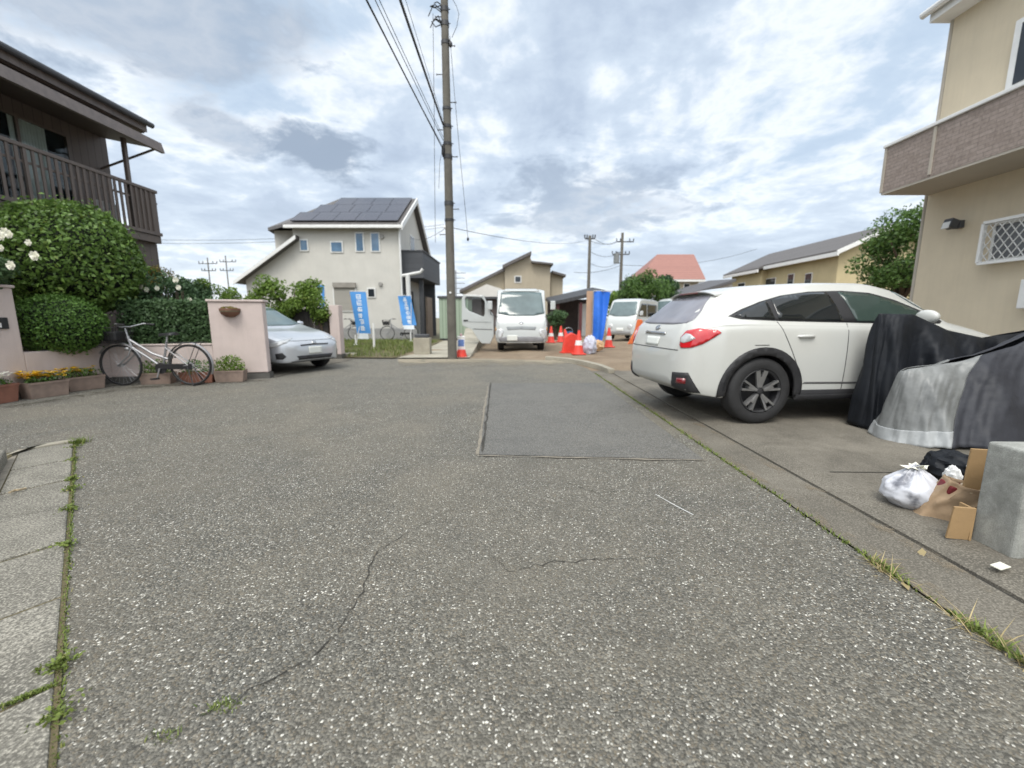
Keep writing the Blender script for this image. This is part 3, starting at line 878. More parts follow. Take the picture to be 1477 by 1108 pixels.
# main block with right gable
wb('wall', MB().prism([(21, 0), (27.4, 0), (27.4, 4.75), (24.1, 7.33), (21, 5.5)], -9.4, -5.5, 'x').prism([(21, 0), (27.4, 0), (27.4, 4.6), (21, 5.4)], -10.6, -9.4, 'x'), M['white_wall'])
wb('side_wall', MB().prism([(-12.2, 0), (-10.61, 0), (-10.61, 5.5), (-12.2, 5.5)], 22.3, 27.2, 'y'), M['white_wall'])
wb('wing_wall', MB().prism([(-13.1, 0), (-10.601, 0), (-10.601, 4.68), (-13.1, 2.95)], 21.02, 22.29, 'y'), M['white_wall'])
# right half of wing roofline continues over the front wall as a white verge
rf = wb('roof', MB().add([(-10.8, 20.6, 5.47), (-5.2, 20.6, 5.47), (-5.2, 24.1, 7.52), (-9.44, 24.1, 7.52), (-12.4, 22.1, 5.6), (-12.4, 27.9, 4.8), (-5.2, 27.9, 4.7),
        (-10.8, 20.6, 5.33), (-5.2, 20.6, 5.33), (-5.2, 24.1, 7.36), (-12.4, 22.1, 5.46), (-12.4, 27.9, 4.66), (-5.2, 27.9, 4.56), (-9.44, 24.1, 7.36)],
    [(0, 1, 2, 3), (0, 3, 4), (4, 3, 5), (5, 3, 2, 6), (0, 7, 8, 1), (1, 8, 9, 2), (2, 9, 12, 6), (0, 4, 10, 7), (4, 5, 11, 10), (5, 6, 12, 11), (7, 8, 9, 13), (7, 13, 10), (10, 13, 11), (11, 13, 9, 12)]), M['slate'])
n = Vector((0, 3.5, 2.05)).normalized(); nrm = Vector((0, -n.z, n.y))
def onroof(x, t, h): 
    p = Vector((x, 20.6, 5.47))+n*t*4.056+nrm*h
    return (x, p.y, p.z)
def slab(mb, x0, x1, xt0, xt1, t0, t1, h0, h1):
    q = [onroof(x0, t0, h0), onroof(x1, t0, h0), onroof(xt1, t1, h0), onroof(xt0, t1, h0), onroof(x0, t0, h1), onroof(x1, t0, h1), onroof(xt1, t1, h1), onroof(xt0, t1, h1)]
    return mb.add(q, [(3, 2, 1, 0), (4, 5, 6, 7), (0, 1, 5, 4), (1, 2, 6, 5), (2, 3, 7, 6), (3, 0, 4, 7)])
cols = 6
for r, (ta, tb) in enumerate(((.05, .35), (.355, .655), (.66, .96))):
    x1 = -5.42; x0 = (-10.55, -9.95, -9.3)[r]
    nn_ = (5, 5, 4)[r]; wdt = (x1-x0)/nn_
    for k in range(nn_):
        mb = slab(MB(), x0+wdt*k+.012, x0+wdt*(k+1)-.012, x0+wdt*k+.012, x0+wdt*(k+1)-.012, ta, tb, .06, .10)
        wb('solar_panel', mb, M['panel'], rf)
wb('gutter', MB().span((-10.8, 20.52, 5.27), (-5.15, 20.61, 5.42)), M['alu_white'], rf, bevel=.02)
wb('verge', MB().prism([(20.55, 5.2), (24.1, 7.28), (28, 4.5), (28, 4.75), (24.1, 7.55), (20.55, 5.47)], -5.23, -5.17, 'x'), M['alu_white'], rf)
wr = wb('wing_roof', MB().prism([(-13.4, 2.72), (-10.3, 4.80), (-10.3, 4.98), (-13.4, 2.90)], 20.62, 21.015, 'y').prism([(-13.4, 2.72), (-10.6, 4.6), (-10.6, 4.78), (-13.4, 2.90)], 21.02, 26.9, 'y'), M['slate'])
wb('verge', MB().prism([(-13.45, 2.66), (-10.28, 4.78), (-10.28, 4.96), (-13.45, 2.84)], 20.56, 20.615, 'y'), M['alu_white'], wr)
def win(u0, v0, u1, v1, m, Y=WY, name='window', sill=True):
    a = at(u0, v1, Y); b = at(u1, v0, Y)
    f = wb(name, MB().span((a.x-.06, Y-.05, a.z-.06), (b.x+.06, Y-.001, b.z+.06)), M['alu_white'], bevel=.008)
    wb('pane', MB().span((a.x, Y-.062, a.z), (b.x, Y-.051, b.z)), m, f)
    return f
win(435, 347, 443, 361, M['blue_pane']); win(479, 350, 493, 363, M['blue_pane'])
win(515, 337, 523, 362, M['blue_pane']); win(537, 337, 546, 362, M['blue_pane'])
win(532, 417, 540, 428, M['pane_dark'])
f = win(484, 415, 512, 448, M['shutter'], name='shutter_window')
a = at(484, 415, WY); b = at(512, 411, WY)
wb('shutter_box', MB().span((a.x-.08, WY-.16, a.z), (b.x+.08, WY-.0632, b.z+.1)), mat('shutter_box', (.27, .25, .22), .6), f)
for (u, v) in ((551, 342), (549, 410), (371, 407)):
    p = at(u, v, WY); wb('vent_hood', MB().lathe([(.001, -.1), (.09, -.1), (.11, -.03), (.11, 0)], 14, (p.x, WY, p.z), 'y'), mat('vent_grey', (.3, .29, .27), .5), smooth=40)
# charcoal balcony on the right gable
bl = wb('balcony', MB().span((-5.49, 21.35, 3.05), (-4.42, 26.2, 4.33)), M['charcoal'])
wb('parapet_cap', MB().span((-5.49, 21.31, 4.331), (-4.37, 26.25, 4.39)), M['charcoal_plain'], bl)
wb('entrance_panel', MB().span((-5.495, 21.3, 0), (-5.42, 22.1, 3.04)), M['charcoal'])
dr = wb('entrance_door', MB().span((-5.485, 22.4, .2), (-5.43, 23.4, 2.5)), mat('dark_door', (.025, .025, .028), .45, .2))
wb('porch_post', MB().span((-4.78, 21.9, 0), (-4.58, 22.1, 3.04)), M['charcoal_plain'])
wb('porch_screen', MB().span((-4.7, 23.0, 0), (-4.6, 24.4, 2.2)), mat('wood_screen', (.22, .17, .13), .7, .2))
wb('porch_back', MB().span((-5.49, 25.4, 0), (-4.6, 25.5, 3.04)), M['charcoal_plain'])
f = wb('side_window', MB().span((-5.499, 23.2, 4.4), (-5.45, 24.2, 5.5)), M['alu_white'])
wb('pane', MB().span((-5.449, 23.26, 4.45), (-5.44, 24.14, 5.44)), M['pane_dark'], f)
pp = wb('downpipe', MB().tube([(-5.42, 20.9, 5.3), (-5.42, 20.93, 0.1)], .05, 10), M['alu_white'])
a = at(580, 398, 20.7); b = at(606, 393, 20.7); c = at(610, 388, 20.7); d = at(588, 397, 20.7); e = at(590, 436, 20.7)
wb('drain_pipe', MB().tube([a, b, c], .075, 10).tube([d, e, (e.x, 20.7, .1)], .11, 10), mat('pale_pipe', (.62, .62, .60), .4, .05))
# low block wall along its plot
tag(MB().span((-10.3, 20.3, 0), (-4.6, 20.42, .58)).build('block_wall', concrete('grey_blocks', (.36, .36, .35)), bevel=.01), 'low grey concrete block wall in front of the white house', 'wall')
# raised drive edge beside the site
mb = MB().add([(-1.15, 11.6, -.05), (-1.15, 19, -.05), (-2.1, 19, -.05), (-1.5, 11.6, -.05), (-1.15, 11.6, .05), (-1.15, 19, .62), (-2.1, 19, .62), (-1.5, 11.6, .06)],
              [(3, 2, 1, 0), (4, 5, 6, 7), (0, 1, 5, 4), (1, 2, 6, 5), (2, 3, 7, 6), (3, 0, 4, 7)])
tag(mb.build('retaining_kerb', M['pale_conc']), 'sloping concrete retaining kerb between the utility pole and the open truck door', 'kerb')
gpst = thing('concrete_post', 'short grey concrete post with a dark cap beside the lawn drive', 'post', (*gp(610, 512), .03))
MB().span((-.24, -.16, 0), (.24, .16, .48)).build('post_body', M['pale_conc'], gpst, bevel=.015)
MB().span((-.2, -.12, .481), (.2, .12, .58)).build('post_cap', M['charcoal_plain'], gpst, bevel=.02)

# --- pale green ribbed shed
sh = thing('green_shed', 'pale green ribbed steel shed behind the utility pole', 'shed', (-2.85, 20.6, 0))
MB().span((-.62, -.5, .1), (.75, 1.6, 2.0)).build('shed_body', M['green_shed'], sh)
MB().span((-.68, -.56, 2.001), (.81, 1.66, 2.1)).build('roof', M['charcoal_plain'], sh)
MB().span((-.62, -.515, 0), (.75, 1.6, .099)).build('base', M['dark'], sh)

# --- beige house with the stepped roof behind the truck
BY = 31.0
h4 = thing('beige_house', 'beige house with a stepped mono pitch roof behind the white truck', 'house', (.5, 33, 0))
def gb(name, mb, m, parent=h4, **k):
    off = Vector(h4.location); mb.v = [tuple(Vector(v)-off) for v in mb.v]
    return mb.build(name, m, parent, **k)
def xz(pts, Y): return [(at(u, v, Y).x, at(u, v, Y).z) for u, v in pts]
def ground0(poly):  # extend the two lowest corners to the ground
    return poly
pm = xz([(728, 386), (764, 369), (768, 380), (794, 383)], BY)
gb('wall', MB().prism([(pm[0][0], 0)]+pm+[(pm[3][0], 0)], BY, 38, 'y'), M['beige'])
pl = xz([(668, 421), (727.5, 391)], BY+.5)
gb('left_wing', MB().prism([(pl[0][0], 0)]+pl+[(pl[1][0], 0)], BY+.5, 37.5, 'y'), M['beige'])
pr = xz([(794.5, 394), (812, 399)], BY+.5)
gb('right_wing', MB().prism([(pr[0][0], 0)]+pr+[(pr[1][0], 0)], BY+.5, 37, 'y'), M['beige'])
def roofstrip(u0, v0, u1, v1, Y, th=.22, y1=38.4, name='roof'):
    a, b = xz([(u0, v0), (u1, v1)], Y)
    return gb(name, MB().prism([a, b, (b[0], b[1]+th), (a[0], a[1]+th)], Y-.5, y1, 'y'), M['slate'])
roofstrip(725, 388, 766, 368.3, BY); roofstrip(766.5, 380, 797, 383.3, BY, .12); roofstrip(664, 423, 728, 391, BY+.45, .2); roofstrip(795.5, 394.5, 815, 400, BY+.45, .15)
g = xz([(664, 428), (702, 410), (724, 417), (724, 428)], 27)
pch = gb('porch_gable', MB().prism(g, 27, 31.4, 'y'), mat('white_gable', (.66, .64, .60), .8, .06))
a = at(664, 429, 27); b = at(724, 470, 27)
gb('porch_wall', MB().span((a.x+.2, 27.4, 0), (b.x, 31.3, a.z-.05)), mat('dark_porch', (.10, .08, .075), .8, .2), pch)
gb('porch_eave', MB().span((a.x-.1, 26.9, a.z-.1), (b.x+.1, 27.39, a.z+.02)), M['charcoal_plain'], pch)
for (u, v, uu, vv) in ((742, 398, 752, 408),):
    p = at(u, vv, BY); q = at(uu, v, BY)
    f = gb('window', MB().span((p.x, BY-.04, p.z), (q.x, BY-.001, q.z)), M['alu_white']); gb('pane', MB().span((p.x+.06, BY-.052, p.z+.06), (q.x-.06, BY-.041, q.z-.06)), M['pane_dark'], f)

# --- dark roofed open shed beside it
sh = thing('open_shed', 'open shed with a dark grey roof and maroon posts behind the site cones', 'shed', (3.4, 24, 0))
MB().add([(-1.3, -1.2, 1.75), (1.6, -1.2, 2.35), (1.6, 2.5, 2.75), (-1.3, 2.5, 2.15), (-1.3, -1.2, 1.92), (1.6, -1.2, 2.55), (1.6, 2.5, 2.95), (-1.3, 2.5, 2.32)],
         [(3, 2, 1, 0), (4, 5, 6, 7), (0, 1, 5, 4), (1, 2, 6, 5), (2, 3, 7, 6), (3, 0, 4, 7)]).build('roof', M['dark_roof'], sh)
for px in (-.9, .35, 1.4):
    MB().box((px, -.9, .95), (.16, .16, 1.9)).build('post', mat('maroon_post', (.10, .028, .03), .6, .2), sh)
MB().span((-1.2, 2.2, 0), (1.5, 2.3, 2.2)).build('back_wall', mat('dark_boards', (.055, .04, .036), .8, .3), sh)
MB().span((.55, 1.0, 0), (1.3, 1.1, 1.9)).build('white_panel', M['white'], sh)

# --- red roofed house, a grey roofed house in front of it
RY = 42.0
h5 = thing('red_roof_house', 'house with a red tiled hip roof behind the green trees', 'house', (16.5, 45, 0))
def rb(name, mb, m, parent=h5, **k):
    off = Vector(h5.location); mb.v = [tuple(Vector(v)-off) for v in mb.v]
    return mb.build(name, m, parent, **k)
e0 = at(921, 403, RY); e1 = at(1018, 403, RY); r0 = at(948, 367, RY+3.2); r1 = at(1001, 367, RY+3.2)
rb('wall', MB().span((e0.x+.5, RY+.5, 0), (e1.x-.5, RY+6, e0.z)), M['beige'])
rb('roof', MB().add([(e0.x, RY, e0.z), (e1.x, RY, e0.z), (e1.x, RY+6.5, e0.z), (e0.x, RY+6.5, e0.z), (r0.x, RY+3.2, r0.z), (r1.x, RY+3.2, r0.z)],
    [(0, 1, 5, 4), (1, 2, 5), (2, 3, 4, 5), (3, 0, 4), (3, 2, 1, 0)]), M['red_tile'])
rb('eave', MB().span((e0.x+.02, RY+.02, e0.z-.22), (e1.x-.02, RY+6.48, e0.z-.002)), M['white'])
for u in (962, 985):
    p = at(u, 424, RY+.5); q = at(u+10, 409, RY+.5)
    f = rb('window', MB().span((p.x, RY+.44, p.z), (q.x, RY+.499, q.z)), M['alu_white']); rb('pane', MB().span((p.x+.06, RY+.42, p.z+.06), (q.x-.06, RY+.439, q.z-.06)), M['pane_dark'], f)
GY = 33.0
h6 = thing('grey_roof_house', 'low house with a grey roof sloping up between the red roof and the ochre apartments', 'house', (14.5, 35, 0))
a = at(958, 440, GY); b = at(1062, 402, GY); 
mb6 = MB().add([(a.x, GY, 2.3), (b.x, GY, 4.05), (b.x, GY+4.5, 4.3), (a.x, GY+4.5, 2.8), (a.x, GY, 2.1), (b.x, GY, 3.85), (b.x, GY+4.5, 4.1), (a.x, GY+4.5, 2.6)],
    [(0, 1, 2, 3), (7, 6, 5, 4), (0, 4, 5, 1), (1, 5, 6, 2), (2, 6, 7, 3), (3, 7, 4, 0)])
mb6.v = [(x-14.5, y-35, z) for x, y, z in mb6.v]; mb6.build('roof', M['grey_tile'], h6)
mb6 = MB().prism([(a.x+.3, 0), (b.x-.1, 0), (b.x-.1, 3.85), (a.x+.3, 2.12)], GY+.3, GY+4, 'y')
mb6.v = [(x-14.5, y-35, z) for x, y, z in mb6.v]; mb6.build('wall', mat('grey_render', (.40, .385, .36), .9, .12), h6)

# --- ochre apartment building
h7 = thing('apartment_building', 'long ochre two storey apartment building with a grey slate roof behind the white car', 'building', (22, 29, 0))
def ab(name, mb, m, parent=h7, **k):
    off = Vector(h7.location); mb.v = [tuple(Vector(v)-off) for v in mb.v]
    return mb.build(name, m, parent, **k)
ab('wall', MB().prism([(22, 0), (29, 0), (29, 5.35), (25.2, 7.0), (22, 5.35)], 29, 41.8, 'y'), M['ochre'])
ab('bay_wall', MB().span((21.5, 36.9, 0), (21.999, 41.8, 5.1)), M['ochre'])
rf = ab('roof', MB().prism([(21.4, 5.32), (25.2, 7.05), (29.6, 5.1), (29.6, 5.28), (25.2, 7.25), (21.4, 5.5)], 28.4, 42.3, 'y').prism([(20.9, 5.08), (21.39, 5.3), (21.39, 5.48), (20.9, 5.26)], 36.5, 42.3, 'y'), M['slate'])
ab('eave', MB().span((21.36, 28.3, 5.12), (21.46, 36.5, 5.38)).span((20.86, 36.45, 4.9), (20.96, 42.3, 5.14)), M['alu_white'], rf)
ab('verge', MB().prism([(21.35, 5.18), (25.2, 6.94), (29.6, 5.0), (29.6, 5.25), (25.2, 7.22), (21.35, 5.46)], 28.30, 28.39, 'y'), M['alu_white'], rf)
for (yy, wd_, z0_, z1_) in ((31.3, .75, 3.55, 4.35), (33.3, .75, 3.3, 4.5), (35.6, 1.4, 3.3, 4.4), (39.3, 1.2, 3.3, 4.3), (31.3, .8, 1, 2), (35, 1.5, .6, 2.2), (39.3, 1.3, .8, 2)):
    x = 22 if yy < 36.9 else 21.5
    f = ab('window', MB().span((x-.05, yy, z0_), (x-.001, yy+wd_, z1_)), M['alu_white'])
    ab('pane', MB().span((x-.062, yy+.05, z0_+.05), (x-.051, yy+wd_-.05, z1_-.05)), M['pane_dark'], f)
# ------------------------------------------------------------------ garden wall and its planting
gw = thing('garden_wall', 'pink rendered garden wall with a tall end pier behind the bicycle', 'wall', (-6.75, 6.95, 0))
gd = Vector((2.3, .6)).normalized(); ga = math.atan2(.6, 2.3)
def gwp(name, a, b, z0, z1, th, m, back=0, **k):
    """slab along the front line from a to b metres, its face back metres behind the line"""
    c = Vector((gd.x*(a+b)/2-gd.y*(back+th/2), gd.y*(a+b)/2+gd.x*(back+th/2), (z0+z1)/2))
    return MB().box(c, (b-a, th, z1-z0), ga).build(name, m, gw, **k)
gwp('low_wall', .0, 1.52, .10, .62, .16, M['pink_wall'], .01, bevel=.012)
gwp('low_wall_coping', -.0, 1.519, .621, .65, .19, M['pink_wall'], -.005, bevel=.01)
gwp('pier', 1.52, 2.37, .11, 1.37, .2, M['pink_wall'], 0, bevel=.015)
gwp('pier_coping', 1.50, 2.40, 1.371, 1.41, .25, M['pink_wall'], -.025, bevel=.01)
gwp('skirting', -.02, 2.39, 0, .099, .24, M['skirting'], -.012)
MB().span((-.16, -3.3, .1), (.0, -1.2, 1.49)).build('side_wall', M['pink_wall'], gw, bevel=.015)
MB().span((-.18, -3.3, 1.491), (.02, -1.18, 1.53)).build('side_coping', M['pink_wall'], gw, bevel=.01)
MB().span((-.16, -1.199, .1), (.0, .02, .62)).build('side_low_wall', M['pink_wall'], gw, bevel=.012)
MB().span((-.17, -3.3, 0), (.012, .03, .099)).build('side_skirting', M['skirting'], gw)
lb = MB().span((.001, -1.75, .95), (.018, -1.33, 1.10)).build('letter_slot', M['dark'], gw)
MB().span((.0185, -1.68, .97), (.03, -1.42, 1.03)).build('slot_flap', M['alu_white'], lb)
MB().span((.001, -1.70, .85), (.012, -1.45, .91)).build('address_plate', mat('blue_plate', (.035, .09, .33), .4), gw)
# hanging pot on the pier
pot = thing('wall_pot', 'brown bowl shaped wall pot with small plants hung on the pink pier', 'plant pot', tuple(Vector((-6.75, 6.95, 1.10))+Vector((gd.x*1.86+gd.y*.005, gd.y*1.86-gd.x*.005, 0))), ga)
MB().lathe([(.001, -.0), (.07, .01), (.14, .06), (.165, .13), (.16, .155), (.14, .15), (.13, .11)], 28, (0, -.0, 0), 'z', PI, 2*PI).build('bowl', mat('terracotta_bowl', (.17, .085, .055), .85, .25, 12), pot, smooth=60)
MB().prism([(.16*math.cos(PI+PI*k/16), .16*math.sin(PI+PI*k/16)) for k in range(17)], .10, .12).build('soil', M['ground'], pot)
p, n = ell_points((0, -.07, .15), (.14, .07, .04), 260, .2)
leaf_mesh('plants', p, n, .03, M['leaf_yellow'], pot)
# the pale pier on the far side of the carport
pp = thing('gate_pier', 'narrow pink rendered gate pier right of the silver car', 'pier', (-4.72, 11.3, 0))
MB().span((-.13, -.13, .12), (.13, .13, 1.42)).build('pier_body', M['pink_wall'], pp, bevel=.012)
MB().span((-.14, -.14, 0), (.14, .14, .119)).build('pier_base', M['skirting'], pp)
# dark board fence along the far side of the carport
fn = thing('board_fence', 'dark wooden board fence behind the silver car under the leafy bush', 'fence', (-4.95, 11.32, 0))
mb = MB()
for k in range(34):
    mb.span((-.13*k-.118, -.012+.004*(k%3), .06), (-.13*k, .012+.004*(k%3), 1.28+.02*((k*7)%3)))
mb.build('boards', mat('weathered_dark_wood', (.052, .046, .042), .85, .35, 5, streak=.4), fn)
for zz in (.35, 1.05): MB().span((-4.4, .03, zz), (0, .07, zz+.08)).build('rail', mat('dark_rail', (.04, .036, .033), .9), fn)
for xx in (0, -2.2, -4.35): MB().span((xx-.04, .021, 0), (xx+.04, .029, 1.3)).build('post', M['bark'], fn)

# clipped round shrub
def shrub(name, label, c, r, n, size, lm, zmin=None, lumpy=.10, f=1.3, seed=0, depth=.06, group=None, core=True, stems=True, cat='shrub'):
    t = thing(name, label, cat, (c[0], c[1], 0), 0, group)
    cc = (0, 0, c[2])
    p, nr = ell_points(cc, r, n, depth, lumpy, f, seed, zmin)
    leaf_mesh('foliage', p, nr, size, lm, t)
    if core: core_mesh('inner_core', cc, (r[0]*.97, r[1]*.97, r[2]*.97), M['core'], t, lumpy, f, seed)
    if stems:
        mb = MB()
        for k in range(4):
            a = k*1.7; mb.tube([(.05*math.cos(a), .05*math.sin(a), 0), (.2*r[0]*math.cos(a), .2*r[1]*math.sin(a), c[2]*.55), (.5*r[0]*math.cos(a), .5*r[1]*math.sin(a), c[2])], [.035, .028, .015], 7)
        mb.build('stem', M['bark'], t)
    return t
big = shrub('round_shrub', 'large dark green shrub clipped to a dome above the garden wall', (-7.3, 7.1, 2.02), (.98, .92, .92), 13000, .072, M['leaf_dark'], .9, .09, 1.6, 3)
shrub('clipped_shrub', 'small mid green clipped shrub bulging over the wall below the dome shaped shrub', (-6.90, 6.42, .98), (.50, .56, .46), 7500, .045, M['leaf_mid'], None, .08, 2.2, 5)
# hedge above the low wall
hg = thing('hedge', 'dark green hedge standing in the wall opening behind the bicycle', 'hedge', (-5.9, 7.6, 0), ga)
n = 6500
q = rng.uniform(-1, 1, (n, 3)); ax = rng.integers(0, 3, n)
for i in range(n):
    if ax[i] == 2: q[i, 2] = .9+abs(rng.normal(0, .1))*(1 if rng.uniform() < .5 else -.6)
    else: q[i, 1 if ax[i] == 1 or rng.uniform() < .8 else 0] = -1+abs(rng.normal(0, .12))
nr = q.copy(); nr[:, 1] -= .5
pts = q*np.array((.84, .3, .38))+np.array((0, -.05, 1.0))
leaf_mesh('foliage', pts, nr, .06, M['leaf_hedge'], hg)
MB().span((-.76, -.24, .3), (.76, .26, 1.27)).build('inner_core', M['core'], hg)  # solid dark box added inside the hedge leaves
# white rose bushes
def rose_bush(label, c, r, n, flowers, seed, lm=None, fs=.055):
    t = thing('rose_bush', label, 'bush', (c[0], c[1], 0))
    p, nr = cluster_points((0, 0, c[2]), r, 16, n//16, min(r)*.55, seed)
    leaf_mesh('foliage', p, nr, .06, lm or M['leaf_rose'], t)
    mb = MB(); rs = random.Random(seed)
    for k in range(9):
        x, y = rs.uniform(-1, 1)*r[0], rs.uniform(-1, 1)*r[1]
        mb.tube([(x*.2, y*.2, 0), (x*.35, y*.4, c[2]*.7), (x*.5, y*.6, c[2]+r[2]*.3)], [.016, .012, .006], 6)
    mb.build('stem', M['bark'], t)
    for (fx, fy, fz) in flowers:
        fm = MB(); k0 = fs*rs.uniform(.8, 1.25)
        for ring, (rad, cnt, tilt) in enumerate(((1, 6, .25), (.72, 5, .6), (.42, 4, 1.0))):
            for i in range(cnt):
                a = 2*PI*i/cnt+ring*.5+rs.uniform(-.2, .2)
                ca, sa = math.cos(a), math.sin(a); R_ = k0*rad
                def q3(u, w_):  # petal in flower space, opening toward -Y and up
                    x, z, y = ca*u-sa*w_, sa*u+ca*w_, -math.sin(tilt)*u*.9-.012*ring
                    return (fx-c[0]+x, fy-c[1]+y, fz+z)
                fm.add([q3(.02*R_, 0), q3(.6*R_, -.42*R_), q3(1.0*R_, -.25*R_), q3(1.05*R_, .2*R_), q3(.6*R_, .42*R_)], [(0, 1, 2, 3, 4)])
        fm.build('flower', M['petal_white'], t, fix=False)
    return t
def fl(lst): return [tuple(at(u, v, Y)) for u, v, Y in lst]
rose_bush('rose bush with large white blooms at the left end of the garden wall', (-6.98, 5.5, 1.95), (.58, .36, .52), 5200,
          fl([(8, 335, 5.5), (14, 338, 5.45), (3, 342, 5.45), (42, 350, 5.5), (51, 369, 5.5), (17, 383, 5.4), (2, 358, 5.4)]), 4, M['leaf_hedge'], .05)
rose_bush('rose bush dotted with small white blooms above the hedge', (-6.35, 7.95, 1.45), (.95, .45, .42), 7000,
          fl([(203, 413, 7.5), (212, 418, 7.5), (227, 416, 7.5), (254, 404, 7.6), (258, 415, 7.6), (274, 433, 7.4), (201, 439, 7.4), (309, 441, 7.45)]), 9, None, .05)
def bush(name, label, c, r, blobs, per, br, size, lm, seed, trunk=.04, cat='bush', limbs=5, group=None):
    t = thing(name, label, cat, (c[0], c[1], 0), 0, group)
    p, nr = cluster_points((0, 0, c[2]), r, blobs, per, br, seed)
    ok = p[:, 2] > .02
    leaf_mesh('crown', p[ok], nr[ok], size, lm, t)
    rs = random.Random(seed); 
    MB().tube([(0, 0, 0), (.03, .02, c[2]*.5), (0, 0, c[2])], [trunk*1.3, trunk, trunk*.7], 9).build('trunk', M['bark'], t, smooth=60)
    mb = MB()
    for k in range(limbs):
        a = k*2*PI/limbs+rs.uniform(-.4, .4); z0 = c[2]*rs.uniform(.45, .85)
        e = (r[0]*.75*math.cos(a), r[1]*.75*math.sin(a), c[2]+r[2]*rs.uniform(-.1, .7))
        mb.tube([(0, 0, z0), (e[0]*.5, e[1]*.5, (z0+e[2])/2+.1*r[2]), e], [trunk*.6, trunk*.4, trunk*.12], 6)
    mb.build('limbs', M['bark'], t, smooth=60)
    return t
bush('olive_bush', 'small olive yellow tree rising above the white roses', (-8.05, 9.7, 2.05), (.42, .42, .36), 10, 260, .22, .05, M['leaf_yellow'], 21)
for k, (u, Y, hgt) in enumerate(((272, 9.9, 1.95), (292, 10.1, 1.9), (314, 10.3, 1.95), (340, 10.6, 1.85))):
    x = (u-737)/FPX*Y
    lab = ('upright green leafy plant left of two others above the hedge', 'thin upright green plant between taller neighbours above the hedge', 'tall yellowish green plant above the pink pier left side', 'bright green leafy plant just above the pink pier')[k]
    bush('garden_plant', lab, (x, Y, hgt*.75), (.42, .34, .52), 14, 200, .2, .065, M['leaf_light'] if k > 1 else M['leaf_rose'], 30+k, .015, 'plant', 4, 'plants behind the garden wall')
bush('leafy_bush', 'bright green bush spilling over the dark fence behind the silver car', (-5.95, 11.4, 1.65), (1.05, .42, .52), 26, 260, .27, .085, M['leaf_light'], 41, .05)
bush('leafy_bush', 'small bright green bush right above the gate pier fence end', (-5.15, 11.3, 1.35), (.38, .3, .36), 10, 220, .2, .075, M['leaf_light'], 43, .03)

# flower boxes
terr = [mat('terracotta', (.24, .105, .07), .85, .2, 8, bmp=.3), mat('faded_terracotta', (.25, .185, .15), .85, .2, 8, bmp=.3)]
def planter(label, loc, rz, L, W, H, m, plant, flowers=None, fn_=0, spill=.0):
    t = thing('flower_box', label, 'planter', loc, rz, 'flower boxes along the garden wall')
    mb = MB()
    a, b = L/2, W/2; k = .9; th = .02
    o0 = [(-a*k, -b*k, 0), (a*k, -b*k, 0), (a*k, b*k, 0), (-a*k, b*k, 0)]; o1 = [(-a, -b, H), (a, -b, H), (a, b, H), (-a, b, H)]
    i1 = [(-a+th, -b+th, H), (a-th, -b+th, H), (a-th, b-th, H), (-a+th, b-th, H)]; i0 = [(-a+th, -b+th, H-.05), (a-th, -b+th, H-.05), (a-th, b-th, H-.05), (-a+th, b-th, H-.05)]
    mb.add(o0+o1+i1+i0, [(3, 2, 1, 0)]+[(i, (i+1)%4, 4+(i+1)%4, 4+i) for i in range(4)]+[(4+i, 4+(i+1)%4, 8+(i+1)%4, 8+i) for i in range(4)]+[(8+i, 8+(i+1)%4, 12+(i+1)%4, 12+i) for i in range(4)]+[(12, 13, 14, 15)])
    mb.build('box', m, t, bevel=.006)
    MB().span((-a, -b-.004, H-.03), (a, -b+.0, H+.003)).build('rim', m, t)
    MB().poly([(-a+th, -b+th, H-.03), (a-th, -b+th, H-.03), (a-th, b-th, H-.03), (-a+th, b-th, H-.03)]).build('soil', M['ground'], t)
    if plant:
        lm, n, hh, sz = plant
        p, nr = ell_points((0, 0, H+hh*.3), (a*1.02, b*1.1, hh), n, .3, .3, 6, int(L*100), H-.06)
        leaf_mesh('foliage', p, nr, sz, lm, t)
    if flowers is not None:
        for i in range(fn_):
            mb = MB()
            x, y = random.uniform(-a, a)*.95, random.uniform(-b, b); z = H+.05+random.uniform(0, .09)
            r_ = random.uniform(.026, .042)
            n_ = 5
            for j in range(n_):
                q = 2*PI*j/n_+random.uniform(-.2, .2)
                d = Vector((math.cos(q), math.sin(q), random.uniform(.1, .6)))*r_; s_ = Vector((-math.sin(q), math.cos(q), 0))*r_*.5
                c = Vector((x, y, z))
                mb.add([c, c+d*.7-s_, c+d*1.2, c+d*.7+s_], [(0, 1, 2, 3)])
            mb.build('flower', flowers, t, fix=False)
    return t
planter('long red brown flower box with low white flowers at the left edge', (*(Vector(gp(8, 582))+Vector((-.13, -.12))), 0), PI/2+.02, .62, .26, .24, terr[0], (M['leaf_mid'], 700, .08, .03), M['petal_white'], 70)
planter('faded flower box full of yellow flowers', (*(Vector(gp(74, 573))+Vector((-.13, .05))), 0), PI/2-.25, .44, .24, .22, terr[1], (M['leaf_mid'], 500, .09, .035), M['petal_yellow'], 90)
planter('faded flower box with sparse yellow flowers left of the front wheel', (*(Vector(gp(126, 563))+Vector((-.12, .07))), 0), PI/2-.35, .46, .24, .21, terr[1], (M['leaf_dark'], 450, .10, .035), M['petal_yellow'], 28)
planter('terracotta flower box with dark leaves behind the bicycle front wheel', (-5.95, 6.93, 0), ga, .46, .22, .19, terr[1], (M['leaf_dark'], 650, .17, .04))
planter('terracotta flower box behind the bicycle rear wheel', (-5.35, 7.04, 0), ga, .5, .22, .19, terr[0], (M['leaf_mid'], 500, .16, .04))
planter('terracotta flower box with a tuft of green leaves below the pink pier', (-4.88, 7.16, 0), ga, .46, .22, .2, terr[1], (M['leaf_light'], 900, .2, .04))

